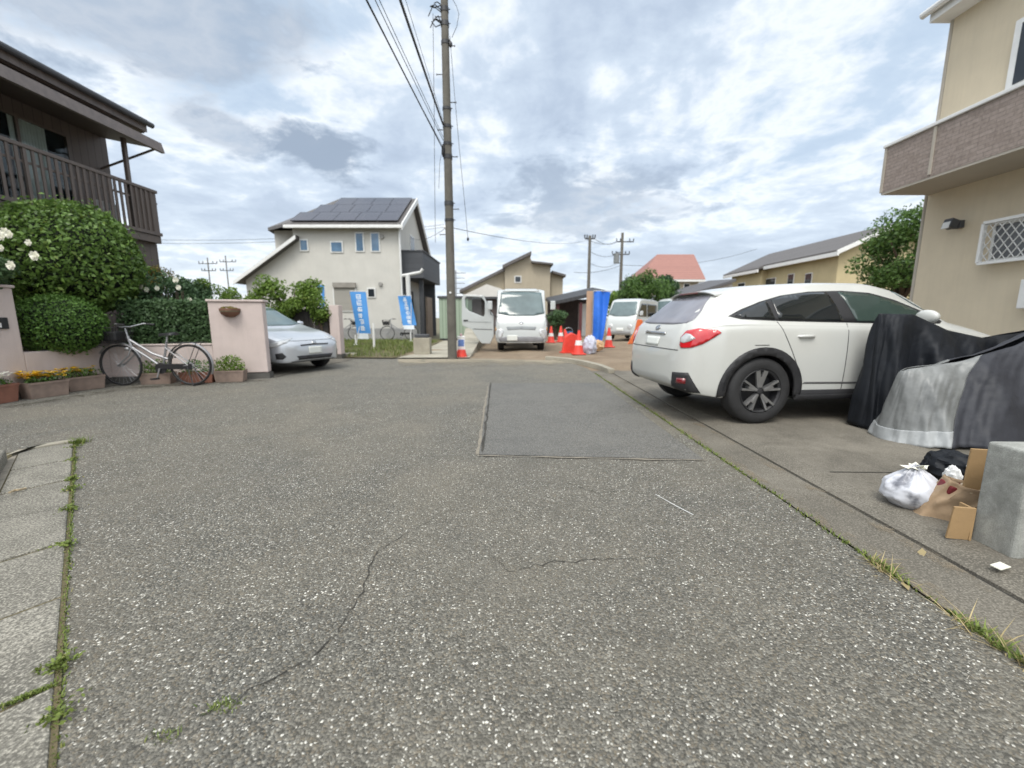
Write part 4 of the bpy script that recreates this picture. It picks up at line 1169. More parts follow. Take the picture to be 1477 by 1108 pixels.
# ------------------------------------------------------------------ bicycle
M['silver'] = mat('silver_paint', (.36, .36, .37), .38, .08, 8, metal=.6)
def wheel_bike(parent, x, r=.335):
    mb = MB().lathe([(r*math.cos(0)+0, 0)] if False else [(r-.018+.018*math.cos(a), .018*math.sin(a)) for a in [2*PI*k/10 for k in range(11)]], 48, (x, 0, r), 'y')
    wmesh = mb.build('wheel', M['rubber'], parent, smooth=60)
    MB().lathe([(r-.032, -.012), (r-.022, -.012), (r-.022, .012), (r-.032, .012), (r-.032, -.012)], 48, (x, 0, r), 'y').build('rim', M['silver'], wmesh, smooth=40)
    mb = MB()
    for k in range(28):
        a = 2*PI*k/28; s = .022 if k % 2 else -.022
        mb.tube([(x+.02*math.cos(a+.5), s, r+.02*math.sin(a+.5)), (x+(r-.03)*math.cos(a), 0, r+(r-.03)*math.sin(a))], .0016, 4)
    mb.build('spokes', M['steel'], wmesh)
    MB().tube([(x, -.05, r), (x, .05, r)], .022, 10).build('hub', M['steel'], wmesh)
    return wmesh
def mudguard(parent, x, a0, a1, r=.335):
    mb = MB(); n = 22; pr = []
    for k in range(n+1):
        a = a0+(a1-a0)*k/n
        for j in range(5):
            t = (j-2)/2; rr = r+.022+.012*(1-t*t)
            pr.append((x+rr*math.cos(a), t*.026, r+rr*math.sin(a)))
    fs = [(k*5+j, k*5+j+1, (k+1)*5+j+1, (k+1)*5+j) for k in range(n) for j in range(4)]
    return mb.add(pr, fs).build('mudguard', M['silver'], parent, smooth=60)
bk = thing('bicycle', 'silver step through bicycle with a black front basket parked by the flower boxes', 'bicycle', (-5.78, 6.74, 0), R(2))
FX, RX_ = -.57, .53          # wheel centres, front to the left
wheel_bike(bk, FX); wheel_bike(bk, RX_)
mudguard(bk, RX_, R(-25), R(160)); mudguard(bk, FX, R(20), R(150))
hd0, hd1 = (-.36, 0, .70), (-.33, 0, .62)
mb = MB()
mb.tube([(-.40, 0, .80), (-.345, 0, .58)], .022, 10)                         # head tube
mb.tube([(-.375, 0, .74), (-.05, 0, .52), (.19, 0, .43)], .020, 10)          # upper down tube
mb.tube([(-.352, 0, .62), (-.1, 0, .44), (.09, 0, .285)], .021, 10)          # lower down tube
mb.tube([(.09, 0, .285), (.20, 0, .72)], .018, 10)                           # seat tube
for s in (-1, 1):
    mb.tube([(.09, .03*s, .285), (RX_, .06*s, .335)], .011, 8)
    mb.tube([(.175, .02*s, .62), (RX_, .06*s, .335)], .009, 8)
mb.build('frame', M['silver'], bk, smooth=60)
mb = MB()
for s in (-1, 1): mb.tube([(-.345, .045*s, .60), (-.375, .055*s, .50), (FX, .055*s, .335)], .012, 8)
mb.tube([(-.345, -.05, .6), (-.345, .05, .6)], .014, 8)
mb.build('fork', M['silver'], bk, smooth=60)
mb = MB().tube([(-.40, 0, .80), (-.425, 0, .93)], .013, 8).tube([(-.20, -.28, .985), (-.34, -.26, 1.0), (-.43, -.10, .95), (-.43, .10, .95), (-.34, .26, 1.0), (-.20, .28, .985)], .011, 8)
hb_ = mb.build('handlebar', M['steel'], bk, smooth=60)
for s in (-1, 1): MB().tube([(-.30, .265*s, .995), (-.18, .282*s, .983)], .017, 8).build('grip', M['dark'], hb_)
MB().tube([(.20, 0, .72), (.215, 0, .80)], .013, 8).build('seat_post', M['steel'], bk)
mb = MB()
sec = [(.10, .02), (.16, .035), (.22, .06), (.29, .095), (.34, .09), (.36, .04)]
vs = []
for (x, hw) in sec:
    for k in range(9):
        a = PI*k/8; vs.append((x, hw*math.cos(a), .80+.045*math.sin(a)*(1 if x < .3 else 1.1)+(x-.1)*.08))
mb.add(vs, [(i*9+k, i*9+k+1, (i+1)*9+k+1, (i+1)*9+k) for i in range(5) for k in range(8)]+[tuple(range(9)), tuple(range(53, 44, -1))]+[(i*9, (i+1)*9, (i+1)*9+8, i*9+8) for i in range(5)])
MB.build(mb, 'saddle', M['dark'], bk, smooth=60)
# wire basket
mb = MB(); c = Vector((-.60, 0, .70))
t0, t1 = .13, .17
for z, k in ((0, t0), (.08, .143), (.16, .157), (.24, t1)):
    p_ = [(c.x-k, -k, c.z+z), (c.x+k, -k, c.z+z), (c.x+k, k, c.z+z), (c.x-k, k, c.z+z), (c.x-k, -k, c.z+z)]
    mb.tube(p_, .006 if z == .24 else .004, 5)
for i in range(8):
    u = -1+2*i/7
    for s in (-1, 1):
        mb.tube([(c.x+u*t0, s*t0, c.z), (c.x+u*t1, s*t1, c.z+.24)], .004, 5); mb.tube([(c.x+s*t0, u*t0, c.z), (c.x+s*t1, u*t1, c.z+.24)], .004, 5)
    mb.tube([(c.x+u*t0, -t0, c.z), (c.x+u*t0, t0, c.z)], .004, 5)
bs = mb.build('basket', M['dark'], bk)
core = MB().box((c.x, 0, c.z+.1), (.22, .22, .16)).build('basket_liner', M['dark'], bs, bevel=.03)
lt = MB().lathe([(.001, 0), (.028, .01), (.03, .05), (.02, .07)], 12, (-.47, 0, .60), 'x').build('lamp', M['steel'], bk, smooth=60)
MB().lathe([(.001, -.006), (.09, -.006), (.09, .006), (.001, .006)], 24, (.09, -.045, .285), 'y').build('chainring', M['dark'], bk)
mb = MB().span((.05, -.065, .27), (RX_+.06, -.05, .36))
mb.build('chain_guard', M['dark'], bk, bevel=.012)
for s, dz in ((-1, -.16), (1, .16)):
    cr = MB().beam((.09, .075*s, .285), (.09+.05*s, .085*s, .285+dz), .02, .014).build('crank', M['steel'], bk)
    MB().box((.09+.05*s, .13*s, .285+dz), (.085, .09, .022)).build('pedal', M['dark'], cr)
MB().tube([(RX_-.02, .06, .335), (RX_+.10, .13, .01)], .008, 6).tube([(RX_-.02, -.06, .335), (RX_+.10, -.13, .01)], .008, 6).tube([(RX_+.10, .13, .01), (RX_+.10, -.13, .01)], .007, 6).build('kickstand', M['dark'], bk)
mb = MB()
for s in (-1, 1):
    mb.tube([(.22, .05*s, .70), (.80, .06*s, .70)], .006, 6); mb.tube([(.70, .06*s, .70), (RX_, .06*s, .335)], .005, 6)
mb.build('rear_carrier', M['dark'], bk)

# ------------------------------------------------------------------ poles and cables
M['pole'] = concrete('pole_concrete', (.155, .145, .125), .25)
M['cable'] = mat('black_cable', (.012, .012, .013), .6, .1)
M['bolt'] = mat('dark_steel', (.06, .06, .062), .5, .2, metal=.6)
PX, PY = -1.60, 11.15
pole = thing('utility_pole', 'tall grey concrete utility pole with step bolts at the end of the road', 'utility pole', (PX, PY, 0))
def pr_(z): return .122-.0042*z
PH = 12.0
mb = MB().lathe([(pr_(z), z) for z in np.linspace(-.1, PH, 25)]+[(.001, PH)], 20)
mb.build('shaft', M['pole'], pole, smooth=60)
for i in range(13):
    z = 3.2+i*.62; s = 1 if i % 2 else -1
    if 4.2 < z < 5.0: continue
    MB().tube([(s*pr_(z)*.9, 0, z), (s*(pr_(z)+.13), 0, z)], .011, 7).tube([(s*(pr_(z)+.128), 0, z), (s*(pr_(z)+.142), 0, z)], .022, 8).build('step_bolt', M['bolt'], pole)
for z, hh in ((5.05, .05), (5.35, .035), (5.75, .035), (6.15, .03), (3.55, .03), (3.95, .05), (7.6, .04), (8.0, .05), (8.3, .05)):
    MB().lathe([(pr_(z)+.002, -hh), (pr_(z)+.012, -hh), (pr_(z)+.012, hh), (pr_(z)+.002, hh)], 20, (0, 0, z)).tube([(pr_(z), -.03, z), (pr_(z)+.05, -.03, z)], .01, 6).build('band', M['bolt'], pole, smooth=40)
MB().sphere((-.10, -.05, 5.18), (.05, .07, .16)).build('cable_clamp', M['dark'], pole, smooth=90)
MB().sphere((.13, -.04, 7.55), (.045, .045, .07)).tube([(.08, -.02, 7.7), (.13, -.04, 7.6)], .012, 6).build('insulator', M['bolt'], pole, smooth=60)
MB().span((-.55, -.04, 9.4), (.55, .04, 9.48)).build('crossarm', M['bolt'], pole)
mb = MB()
rs = random.Random(5)
for k in range(9):
    x = -.16-rs.uniform(0, .22); z = 8.0+rs.uniform(-.1, .4)
    mb.tube([(-.08, -.06, z), (x*.7, -.1, z+rs.uniform(-.08, .12)), (x, -.12, z+rs.uniform(-.15, .05))], .012, 6)
mb.build('wire_leads', M['cable'], pole)
MB().span((-.10, -.125, .55), (.10, -.11, .95)).build('number_plate', mat('pole_plate', (.20, .19, .17), .7, .2), pole) if False else None
MB().sphere((-.11, -.05, 3.37), (.03, .03, .04)).build('white_clip', M['white'], pole, smooth=90)
MB().sphere((.0, -.125, 1.73), (.03, .02, .03)).build('white_clip', M['white'], pole, smooth=90)
def sag(a, b, s, n=24):
    a = Vector(a); b = Vector(b)
    return [a.lerp(b, k/n)-Vector((0, 0, s*4*(k/n)*(1-k/n))) for k in range(n+1)]
def cable(label, pts, r=.009, group='overhead cables from the utility pole', lash=False):
    mb = MB().tube(pts, r, 6)
    if lash:
        for k, p in enumerate(pts[:-1]):
            for j in range(4):
                q = p.lerp(pts[k+1], j/4); mb.span(q+Vector((-.012, -.012, 0)), q+Vector((.012, .012, .05)))
    return tag(mb.build('overhead_cable', M['cable']), label, 'cable', group)
q = (PX-.1, PY-.05)
def over(z, u, k=3.4, yq=7.0):
    a = Vector((*q, z)); b = at(u, 0, yq)
    return a, a+(b-a)*k
cable('thick lashed cable running up left from the pole, right of the bunch', sag(*over(5.78, 580), .12, 60), .016, lash=True)
cable('thin wire just above the thick lashed cable', sag(*over(5.9, 588), .12, 40), .004)
cable('thick lowest left cable of the bunch leaving the pole', sag(*over(5.2, 533), .1, 50), .014)
cable('thin looped wire beside the lowest left cable', sag(*over(5.26, 536), .2, 50), .005)
cable('middle cable of the bunch leaving the pole', sag(*over(5.42, 545), .1, 40), .007)
cable('right hand cable of the bunch leaving the pole', sag(*over(5.5, 551), .1, 40), .006)
cable('stay wire hanging down left of the pole', [(PX-.27, PY-.05, 8.2), (PX-.30, PY-.05, 6.2), (PX-.34, PY-.06, 4.3), (PX-.36, PY-.06, 3.0)], .006)
cable('short wire hanging beside the pole below the clamp', [(PX-.12, PY-.05, 5.25), (PX-.2, PY-.05, 4.9), (PX-.24, PY-.05, 4.3)], .005)
b0 = at(675, 345, 11.1)
cable('slack wire hanging right of the pole with a weight at its end', [at(649, 52, 11.1), at(655, 130, 11.1), at(664, 230, 11.1), at(671, 300, 11.1), b0], .006)
tag(MB().sphere(b0, (.03, .03, .05)).build('cable_weight', M['dark'], smooth=90), 'small dark weight at the end of the slack wire right of the pole', 'cable weight')
cable('looped jumper wire bulging right near the pole top', [at(650, -6, 11.1), at(658, 8, 11.1), at(662, 20, 11.1), at(659, 38, 11.1), at(652, 54, 11.1)], .006)
cable('low service wire crossing from the pole to the far grey pole', sag((PX+.1, PY, 3.36), (7.0, 37.9, 7.9), .4, 30), .008)
cable('low service wire crossing left of the pole toward the white house', sag((PX-.1, PY, 3.36), (-5.3, 22.5, 5.2), .2, 16), .006)
# two lower power lines, far left
for k, (v0, v1) in enumerate(((346, 334), (351, 338))):
    a = at(225, v0, 30); b = at(640, v1-10, 30)
    tag(MB().tube(sag(a, b, .35), .012, 5).build('overhead_cable', M['cable']), ('upper','lower')[k]+' of two thin power lines crossing the sky left of the white house', 'cable', 'far power lines')
def far_pole(label, u, v, Y, w_, arms, transformer=False):
    p = at(u, v, Y)
    t = thing('utility_pole', label, 'utility pole', (p.x, Y, 0))
    MB().lathe([(w_, 0), (w_*.7, p.z), (.001, p.z)], 12).build('shaft', M['pole'], t, smooth=60)
    for (dz, half, off) in arms:
        a = MB().span((-half+off, -.06, p.z-dz-.05), (half+off, .06, p.z-dz+.05))
        a = a.build('crossarm', M['bolt'], t)
        mb = MB()
        for s in (-1, -.55, .55, 1): mb.lathe([(.001, 0), (.06, .02), (.05, .2), (.07, .25), (.001, .3)], 8, (off+half*s, 0, p.z-dz+.05))
        mb.build('insulators', M['bolt'], a)
    if transformer:
        tr = MB().lathe([(.001, -.55), (.30, -.52), (.30, .5), (.001, .55)], 14, (-.55, 0, p.z-2.6)).build('transformer', mat('transformer_grey', (.2, .21, .21), .5), t, smooth=40)
        MB().beam((-.6, 0, p.z-2.0), (0, 0, p.z-2.0), .08).beam((-.6, 0, p.z-3.1), (0, 0, p.z-3.1), .08).build('bracket', M['bolt'], tr)
    return p, t
p1, _ = far_pole('pale far utility pole with one crossarm left of the transformer pole', 851, 340, 38, .17, ((.25, .45, 0),))
p2, _ = far_pole('far utility pole with crossarms and a grey transformer', 898, 336, 46, .2, ((.9, .9, .3), (2.2, .9, -.1)), True)
p3, _ = far_pole('thin distant utility pole nearer the olive tree', 299, 372, 62, .10, ((.8, 1.3, 0), (1.8, 1.0, 0)))
p4, _ = far_pole('thin distant utility pole nearer the white house', 325, 369, 66, .10, ((.9, 1.2, .3), (2.2, 1.0, 0)))
for k, (z1, z2, dx) in enumerate(((.25, .9, -.4), (.25, .95, .4), (1.3, 2.2, 0), (2.3, 3.2, 0))):
    tag(MB().tube(sag((p1.x+dx, 38, p1.z-z1), (p2.x-.6, 46, p2.z-z2), .35, 14), .018, 5).build('overhead_cable', M['cable']), ('top left', 'top right', 'middle', 'lowest')[k]+' wire between the two far utility poles', 'cable', 'wires between the far poles')
tag(MB().tube(sag((p2.x, 46, p2.z-3.3), (34, 60, 10.5), .8, 20), .02, 5).tube(sag((p2.x, 46, p2.z-3.3), (p1.x-1, 40, p1.z-2.9), .3, 10), .02, 5).build('overhead_cable', M['cable']), 'wire passing low behind the transformer pole', 'cable', 'wires between the far poles')
# antenna behind the pole
an = thing('aerial', 'tv aerial with thin rungs on a mast behind the utility pole', 'aerial', (*(at(659, 470, 24).xy), 0))
ZB = at(659, 390, 24).z
MB().tube([(0, 0, 1.5), (0, 0, ZB)], .03, 8).build('mast', M['steel'], an)
MB().tube([(0, 0, 0), (0, 0, 1.5)], .04, 8).build('mast_foot', M['bolt'], an)
mb = MB()
for k in range(7):
    z = ZB-.15-k*.28; L = .55-.03*k; mb.tube([(-L, 0, z), (L, 0, z)], .015, 5)
mb.build('rungs', M['bolt'], an)

# ------------------------------------------------------------------ banners
M['banner'] = mat('blue_banner_cloth', (.08, .29, .66), .75, .10, 3)
M['banner_white'] = mat('white_banner_print', (.75, .80, .84), .75, .05)
def banner(label, top, bot, wpx, Y, pole_off, seed, chars=6):
    a = at(*top, Y); b = at(*bot, Y); g = .03
    t = thing('banner', label, 'banner flag', (b.x+pole_off, Y, g), 0, 'blue sales banners on the lawn')
    base = Vector((b.x+pole_off, Y, g))
    L = a-b; Wd = wpx/FPX*Y
    nx_, nz_ = 8, 30
    def pt(u, s, off=0):
        q = b+L*s+Vector((Wd*(u-.5), 0, 0))
        q.y += .05*math.sin(u*3+s*4+seed)+off
        return q-base
    def grid(u0, u1, s0, s1, off, nu, ns):
        mb = MB(); vs = [pt(u0+(u1-u0)*i/nu, s0+(s1-s0)*j/ns, off) for j in range(ns+1) for i in range(nu+1)]
        return mb.add(vs, [(j*(nu+1)+i, j*(nu+1)+i+1, (j+1)*(nu+1)+i+1, (j+1)*(nu+1)+i) for j in range(ns) for i in range(nu)])
    cl = grid(0, 1, .12, 1, 0, nx_, nz_).build('cloth', M['banner'], t, smooth=180)
    grid(0.02, .8, 0, .119, 0, nx_, 5).build('white_hem', M['banner_white'], cl, smooth=180)
    # column of worn white characters (not legible in the photograph): strokes only
    rs = random.Random(seed); mb = MB()
    for k in range(chars):
        s1 = .95-k*.80/chars; s0 = s1-.80/chars*.78
        for j in range(3):
            ss = s0+(s1-s0)*(.12+.36*j)+rs.uniform(-.01, .01); i0 = .33+rs.uniform(0, .1); i1 = .67-rs.uniform(0, .1)
            g_ = grid(i0, i1, ss-.010, ss+.010, -.006, 3, 1); mb.add(g_.v, g_.f)
        for j in range(2):
            uu = rs.choice((.38, .46, .54, .62)); g_ = grid(uu-.022, uu+.022, s0+.005, s1-.005, -.007, 1, 4); mb.add(g_.v, g_.f)
    mb.build('lettering', M['banner_white'], cl)
    pt0 = Vector((0, 0, 0)); pt1 = pt(1.04, 1.02, .03)
    MB().tube([pt0, pt1], .014, 8).tube([pt1, pt(-.02, 1.015, .03)], .010, 8).build('pole', M['white'], t)
    MB().lathe([(.001, 0), (.09, 0), (.08, .05), (.025, .07), (.025, .42)], 14).build('pole_base', M['white'], t, smooth=40)
    return t
banner('left blue banner with a column of white characters on the lawn', (516, 421), (526, 489), 21, 16.0, -.35, 1)
banner('right blue banner with white characters by the dark entrance', (583, 427), (592, 475), 19, 18.6, .0, 4)
banner('blue banner mostly hidden behind the leafy bush', (462, 411), (466, 475), 9, 15.5, .0, 7)
# white stone and stake on the lawn
st = tag(MB().box((*gp(497, 515), .06), (.62, .3, .1), .05).build('stone_slab', M['pale_conc'], bevel=.02), 'white stone slab lying at the edge of the lawn by the gate pier', 'slab')
tag(MB().box((*gp(540, 504), .45), (.07, .07, .9), .2).build('stake', M['white'], bevel=.008), 'white stake standing in the lawn right of the left banner', 'stake')
# bicycles parked against the white house
bk2 = dup(bk); bk2.location = (X(578, 19.9), 19.7, .04); bk2.rotation_euler = (0, 0, R(10)); bk2['label'] = 'bicycle parked against the white house left of the right banner'
bk3 = dup(bk); bk3.location = (X(497, 19.9), 19.7, .04); bk3.rotation_euler = (0, 0, R(184)); bk3['label'] = 'bicycle parked against the white house below the shutter window'

# ------------------------------------------------------------------ site clutter
M['cone_red'] = mat('red_cone_plastic', (.68, .055, .035), .5, .12, 8)
M['cone_band'] = mat('white_reflective_band', (.75, .74, .72), .4, .08)
def cone_():
    t = thing('traffic_cone', '', 'traffic cone', (0, 0, 0), 0, 'red cones on the building site')
    MB().span((-.19, -.19, 0), (.19, .19, .035)).build('base', M['cone_red'], t, bevel=.02)
    MB().lathe([(.15, .035), (.14, .06), (.035, .68), (.03, .70), (.001, .70)], 24).build('body', M['cone_red'], t, smooth=50)
    MB().lathe([(.107, .27), (.083, .41)], 24).build('band', M['cone_band'], t, smooth=60)
    return t
pc = cone_()
spots = [((833, 514), 12.2, 'tall red traffic cone in front of the upright board'), ((820, 507), 13.0, 'leaning red traffic cone left of the upright board'), ((793, 491), 18, 'red traffic cone nearest the truck mirror in the background'), ((807, 489), 18.4, 'red traffic cone below the dark shrub right of another cone'), ((876, 500), 15.2, 'red traffic cone in front of the white van')]
for i, (p, Y, lab) in enumerate(spots):
    o = pc if i == 0 else dup(pc)
    o.location = (X(p[0], Y), Y, .03); o['label'] = lab
    if i == 1: o.rotation_euler = (0, R(-14), 0); o.location.z = .06
    if i in (0, 1): o.scale = (1.05, 1.05, 1.0)
# red sheet rolled beside them
bs_ = thing('red_barrier', 'folded red plastic site barrier behind the tall cone', 'barrier', (X(822, 12.7), 12.75, .03), .3)
MB().prism([(-.3, 0), (.28, 0), (.22, .52), (.0, .62), (-.22, .5)], -.06, .06, 'y').build('panel', M['cone_red'], bs_, bevel=.03)
MB().span((-.32, -.12, 0), (.3, .12, .04)).build('foot', M['cone_red'], bs_)
bu = thing('bucket', 'small blue bucket perched behind the red cones', 'bucket', (X(818, 13.4), 13.4, .02))
MB().lathe([(.001, 0), (.1, 0), (.14, .62), (.15, .64), (.13, .64), (.10, .1), (.001, .1)], 20).build('body', mat('blue_bucket', (.06, .22, .42), .5), bu, smooth=40)
MB().tube([(.14*math.cos(a), 0, .62+.14*math.sin(a)) for a in [PI*k/10 for k in range(11)]], .006, 6).build('handle', M['steel'], bu)
# upright board with the blue sheet
bd = thing('plywood_board', 'upright tan plywood board beside the blue sheet', 'board', (X(848, 14.2), 14.2, .02))
MB().span((-.13, -.02, .0), (.13, .02, 1.95)).build('panel', mat('plywood', (.47, .31, .205), .8, .12, 5), bd)
MB().beam((0, .02, 1.4), (0, .8, .02), .06).build('prop', mat('timber', (.35, .25, .16), .8, .2), bd)
sh_ = thing('blue_sheet', 'bright blue tarpaulin sheet hanging upright next to the plywood board', 'tarpaulin', (X(865, 14.0), 14.0, .02))
mb = MB(); nu, ns = 12, 24; vs = []
for j in range(ns+1):
    s = j/ns; z = .16+1.76*s
    for i in range(nu+1):
        u = i/nu; wl = -.29+.0*s; wr_ = .0+.24*s**.8
        vs.append((wl+(wr_-wl)*u, .05*math.sin(u*9+s*2)+.03*math.sin(s*7+u*3), z+.02*math.sin(u*4)))
mb.add(vs, [(j*(nu+1)+i, j*(nu+1)+i+1, (j+1)*(nu+1)+i+1, (j+1)*(nu+1)+i) for j in range(ns) for i in range(nu)])
cl = mb.build('cloth', mat('blue_tarp', (.03, .17, .70), .5, .12, 4), sh_, smooth=180)
MB().tube([(-.3, .02, 0), (-.3, .02, 1.98)], .02, 8).tube([(-.3, .02, 1.94), (.34, .02, 1.94)], .015, 8).build('pole', M['steel'], sh_)
def crumple(name, r, m, parent=None, loc=(0, 0, 0), f=3, amp=.25, seed=0, nu=40, nv=26, flat=.0, tag_=None):
    mb = MB().sphere((0, 0, 0), 1, nu, nv); vs = []
    for p in mb.v:
        q = Vector(p)
        k = 1+amp*noise.noise(q*f+Vector((seed, 0, 0)))+amp*.5*abs(noise.noise(q*f*2.3+Vector((0, seed, 0))))
        z = q.z*k*r[2]
        vs.append((loc[0]+q.x*k*r[0], loc[1]+q.y*k*r[1], max(loc[2]+z, flat)))
    mb.v = vs
    return mb.build(name, m, parent, smooth=35)
sk = crumple('sack', (.22, .2, .18), mat('tan_sack', (.55, .36, .20), .85, .15, 6), None, (X(859, 13.5), 13.5, .2), seed=3, flat=.02)
tag(sk, 'tan cloth sack lying at the foot of the blue sheet', 'sack')
sk = crumple('plastic_bag', (.2, .2, .3), mat('pale_blue_bag', (.50, .52, .62), .5, .15, 5), None, (X(849, 12.6), 12.6, .25), seed=5, flat=.02)
tag(sk, 'pale blue white plastic bag at the foot of the plywood board', 'bag')
# warning post beside the pole
wp = thing('road_marker', 'short road marker with red foot and blue and white board beside the utility pole', 'road marker', (X(664, 11.45), 11.45, .0))
MB().lathe([(.16, 0), (.15, .05), (.11, .22), (.001, .22)], 20).build('foot', M['cone_red'], wp, smooth=50)
MB().span((-.105, -.03, .22), (.105, .03, .60)).build('board', M['cone_band'], wp, bevel=.02)
MB().span((-.08, -.036, .32), (.08, -.0305, .50)).build('blue_panel', mat('sign_blue', (.13, .22, .50), .5), wp)
MB().lathe([(.035, .60), (.03, .66), (.001, .67)], 12).build('knob', mat('pale_pink', (.6, .4, .42), .5), wp, smooth=60)
# orange barricade far behind the car
ob = thing('site_barricade', 'leaning orange plastic barricade between the white van and the white car tail', 'barricade', (X(915, 17.0), 17.0, .03))
MB().prism([(-.34, 0), (-.10, 0), (.28, .62), (.22, .98), (.02, 1.0), (-.08, .5)], -.05, .05, 'y').build('panel', mat('orange_plastic', (.62, .14, .04), .5, .12), ob, bevel=.03)
MB().beam((.15, .02, .9), (.1, .6, 0), .05).build('strut', M['dark'], ob)

# ------------------------------------------------------------------ trees
bush('green_tree', 'bushy green tree in front of the red roofed house', (X(925, 27), 27, 2.6), (1.85, 1.3, 1.5), 44, 210, .62, .16, M['leaf_tree'], 51, .11, 'tree', 6)
bush('green_tree', 'dark green tree right behind the pale van roof', (X(950, 28.5), 28.5, 2.6), (1.0, 1.0, 1.4), 22, 200, .5, .16, M['leaf_far'], 53, .1, 'tree', 5)
bush('green_tree', 'low yellowish green tree beside the open shed roof', (X(885, 30), 30, 1.9), (1.3, 1.0, .9), 16, 200, .5, .16, M['leaf_light'], 55, .08, 'tree', 5)
bush('green_tree', 'dark rounded tree top below the transformer pole', (X(908, 33), 33, 3.0), (1.0, 1.0, 1.2), 16, 200, .55, .18, M['leaf_far'], 57, .1, 'tree', 5)
bush('green_tree', 'large deep green tree beside the cream house', (X(1288, 14.5), 14.5, 2.9), (1.3, 1.25, 1.75), 46, 260, .55, .115, M['leaf_tree'], 61, .12, 'tree', 8)
bush('dark_shrub', 'dark green shrub between the truck mirror and the maroon posts', (X(799, 21), 21, .85), (.55, .5, .62), 14, 200, .3, .11, M['leaf_hedge'], 63, .05, 'shrub', 4)
for k, (u, Y, r_) in enumerate(((1002, 24, .5), (1025, 26, .55))):
    bush('low_shrub', ('low shrub beside the grey roofed house', 'low shrub below the ochre apartments')[k], (X(u, Y), Y, .7), (r_, r_, .6), 9, 180, .3, .12, M['leaf_hedge'], 70+k, .04, 'shrub', 4)

# ------------------------------------------------------------------ covered motorcycles
def tarp(name, m, parent, foot, ridge, nt_=220, ns=40, folds=13, amp=.06, seed=0, hem=.02, trange=(0, 1), sag_=.75, twist=0, srange=(0, 1), out=0):
    """cloth thrown over a machine: foot(th) outline on the ground, ridge(th) line along the top"""
    mb = MB(); vs = []
    n0 = int(nt_*trange[0]); n1 = int(nt_*trange[1])
    for i in range(n0, n1+1):
        th = 2*PI*i/nt_
        th0 = th
        ph = 3*noise.noise(Vector((math.cos(th)*1.3, math.sin(th)*1.3, seed)))
        for j in range(ns+1):
            s = srange[0]+(srange[1]-srange[0])*j/ns
            e = s**sag_; th = th0+twist*s; f = foot(th); r = ridge(th)
            p = Vector(f).lerp(Vector(r), s)
            hor = (Vector(f)-Vector(r)); hor.z = 0
            p = Vector((r[0]+hor.x*(1-e)**1.0, r[1]+hor.y*(1-e), f[2]+(r[2]-f[2])*math.sin(min(1, s*1.02)*PI/2)**.85))
            w_ = (1-s)**.7*amp*(math.sin(folds*th+ph*2)+.6*math.sin(folds*1.7*th-ph*3+1.3*s))+.055*(noise.noise(Vector((p.x*4, p.y*4, p.z*1.6+seed))))*(1-.5*s)+.055*(abs(noise.noise(Vector((p.x*2.6+seed, p.y*2.6, p.z*1.6))))-.2)+(.012+.075*(1-s)**1.3)*noise.noise(Vector((th*6.5+s*2.0, s*1.3, seed)))+(.003+.012*(1-s))*noise.noise(Vector((th*19-s*5, s*2.2, seed+9)))+.007*(abs(noise.noise(p*11))-.2)
            if hor.length > 1e-4: p += hor.normalized()*(w_*min(1, hor.length*3)+out)
            p.z += .012*math.sin(folds*th*.5)*(1-s)
            vs.append(p)
    n = n1-n0
    mb.add(vs, [(i*(ns+1)+j, (i+1)*(ns+1)+j, (i+1)*(ns+1)+j+1, i*(ns+1)+j+1) for i in range(n) for j in range(ns)])
    o = mb.build(name, m, parent, smooth=180)
    sd = o.modifiers.new('cloth_thickness', 'SOLIDIFY'); sd.thickness = .006; sd.offset = 0
    return o
M['navy'] = mat('navy_black_cover', (.009, .011, .015), .6, .3, 5, bmp=.25, bscale=25, spec=.3)
M['grey_cover'] = mat('charcoal_grey_cover', (.034, .036, .044), .6, .25, 4, bmp=.25, bscale=25, spec=.35)
M['silver_hem'] = mat('silver_hem_sheen', (.32, .335, .34), .45, .3, 5, bmp=.3, bscale=18)  # reflected sheen along the hem, painted in as a paler silver
M['silver_cover'] = mat('silver_cover', (.175, .182, .18), .42, .4, 3.5, bmp=.3, bscale=18)
def lerp_list(tab, x):
    for (a, b), (c, d) in zip(tab[:-1], tab[1:]):
        if x <= c: return b+(d-b)*max(0, (x-a))/(c-a)
    return tab[-1][1]
def make_bike_cover(name, label, x0, x1, yc, slope, wf, tops, mm, seed, trs, folds=11, amp=.05, z0=.045, wide=None, twist=0):
    t = thing(name, label, 'covered motorcycle', (x0, yc, 0))
    cx_ = (x0+x1)/2; hl = (x1-x0)/2
    def foot(th):
        c, s = math.cos(th), math.sin(th)
        x = cx_+hl*math.copysign(abs(c)**.7, c); wv = wide(x) if wide else wf
        return (x-x0, slope*(x-cx_)+wv*math.copysign(abs(s)**.75, s), z0+.01*math.sin(5*th))
    def ridge(th):
        c = math.cos(th); x = cx_+hl*.93*c
        return (x-x0, slope*(x-cx_)+.03*math.sin(th), lerp_list(tops, x))
    for e_ in trs:
        pn, m, tr = e_[:3]; sr = e_[3] if len(e_) > 3 else (0, 1)
        tarp(pn, m, t, foot, ridge, 460, 70 if sr[1] == 1 else 10, folds, amp, seed, trange=tr, twist=twist, srange=sr, out=.009 if sr[1] < 1 else 0)
    return t
# far one: navy, tall handlebar hump at its left end
make_bike_cover('covered_motorcycle', 'motorcycle under a navy black cover with a tall hump beside the white car door', 3.36, 5.7, 4.0, .05, .36,
    [(3.2, 1.06), (3.36, 1.135), (3.75, 1.125), (4.1, .98), (4.5, .90), (5.1, 1.0), (5.7, 1.0)], None, 2, (('cover', M['navy'], (0, 1)),), 9, .05)
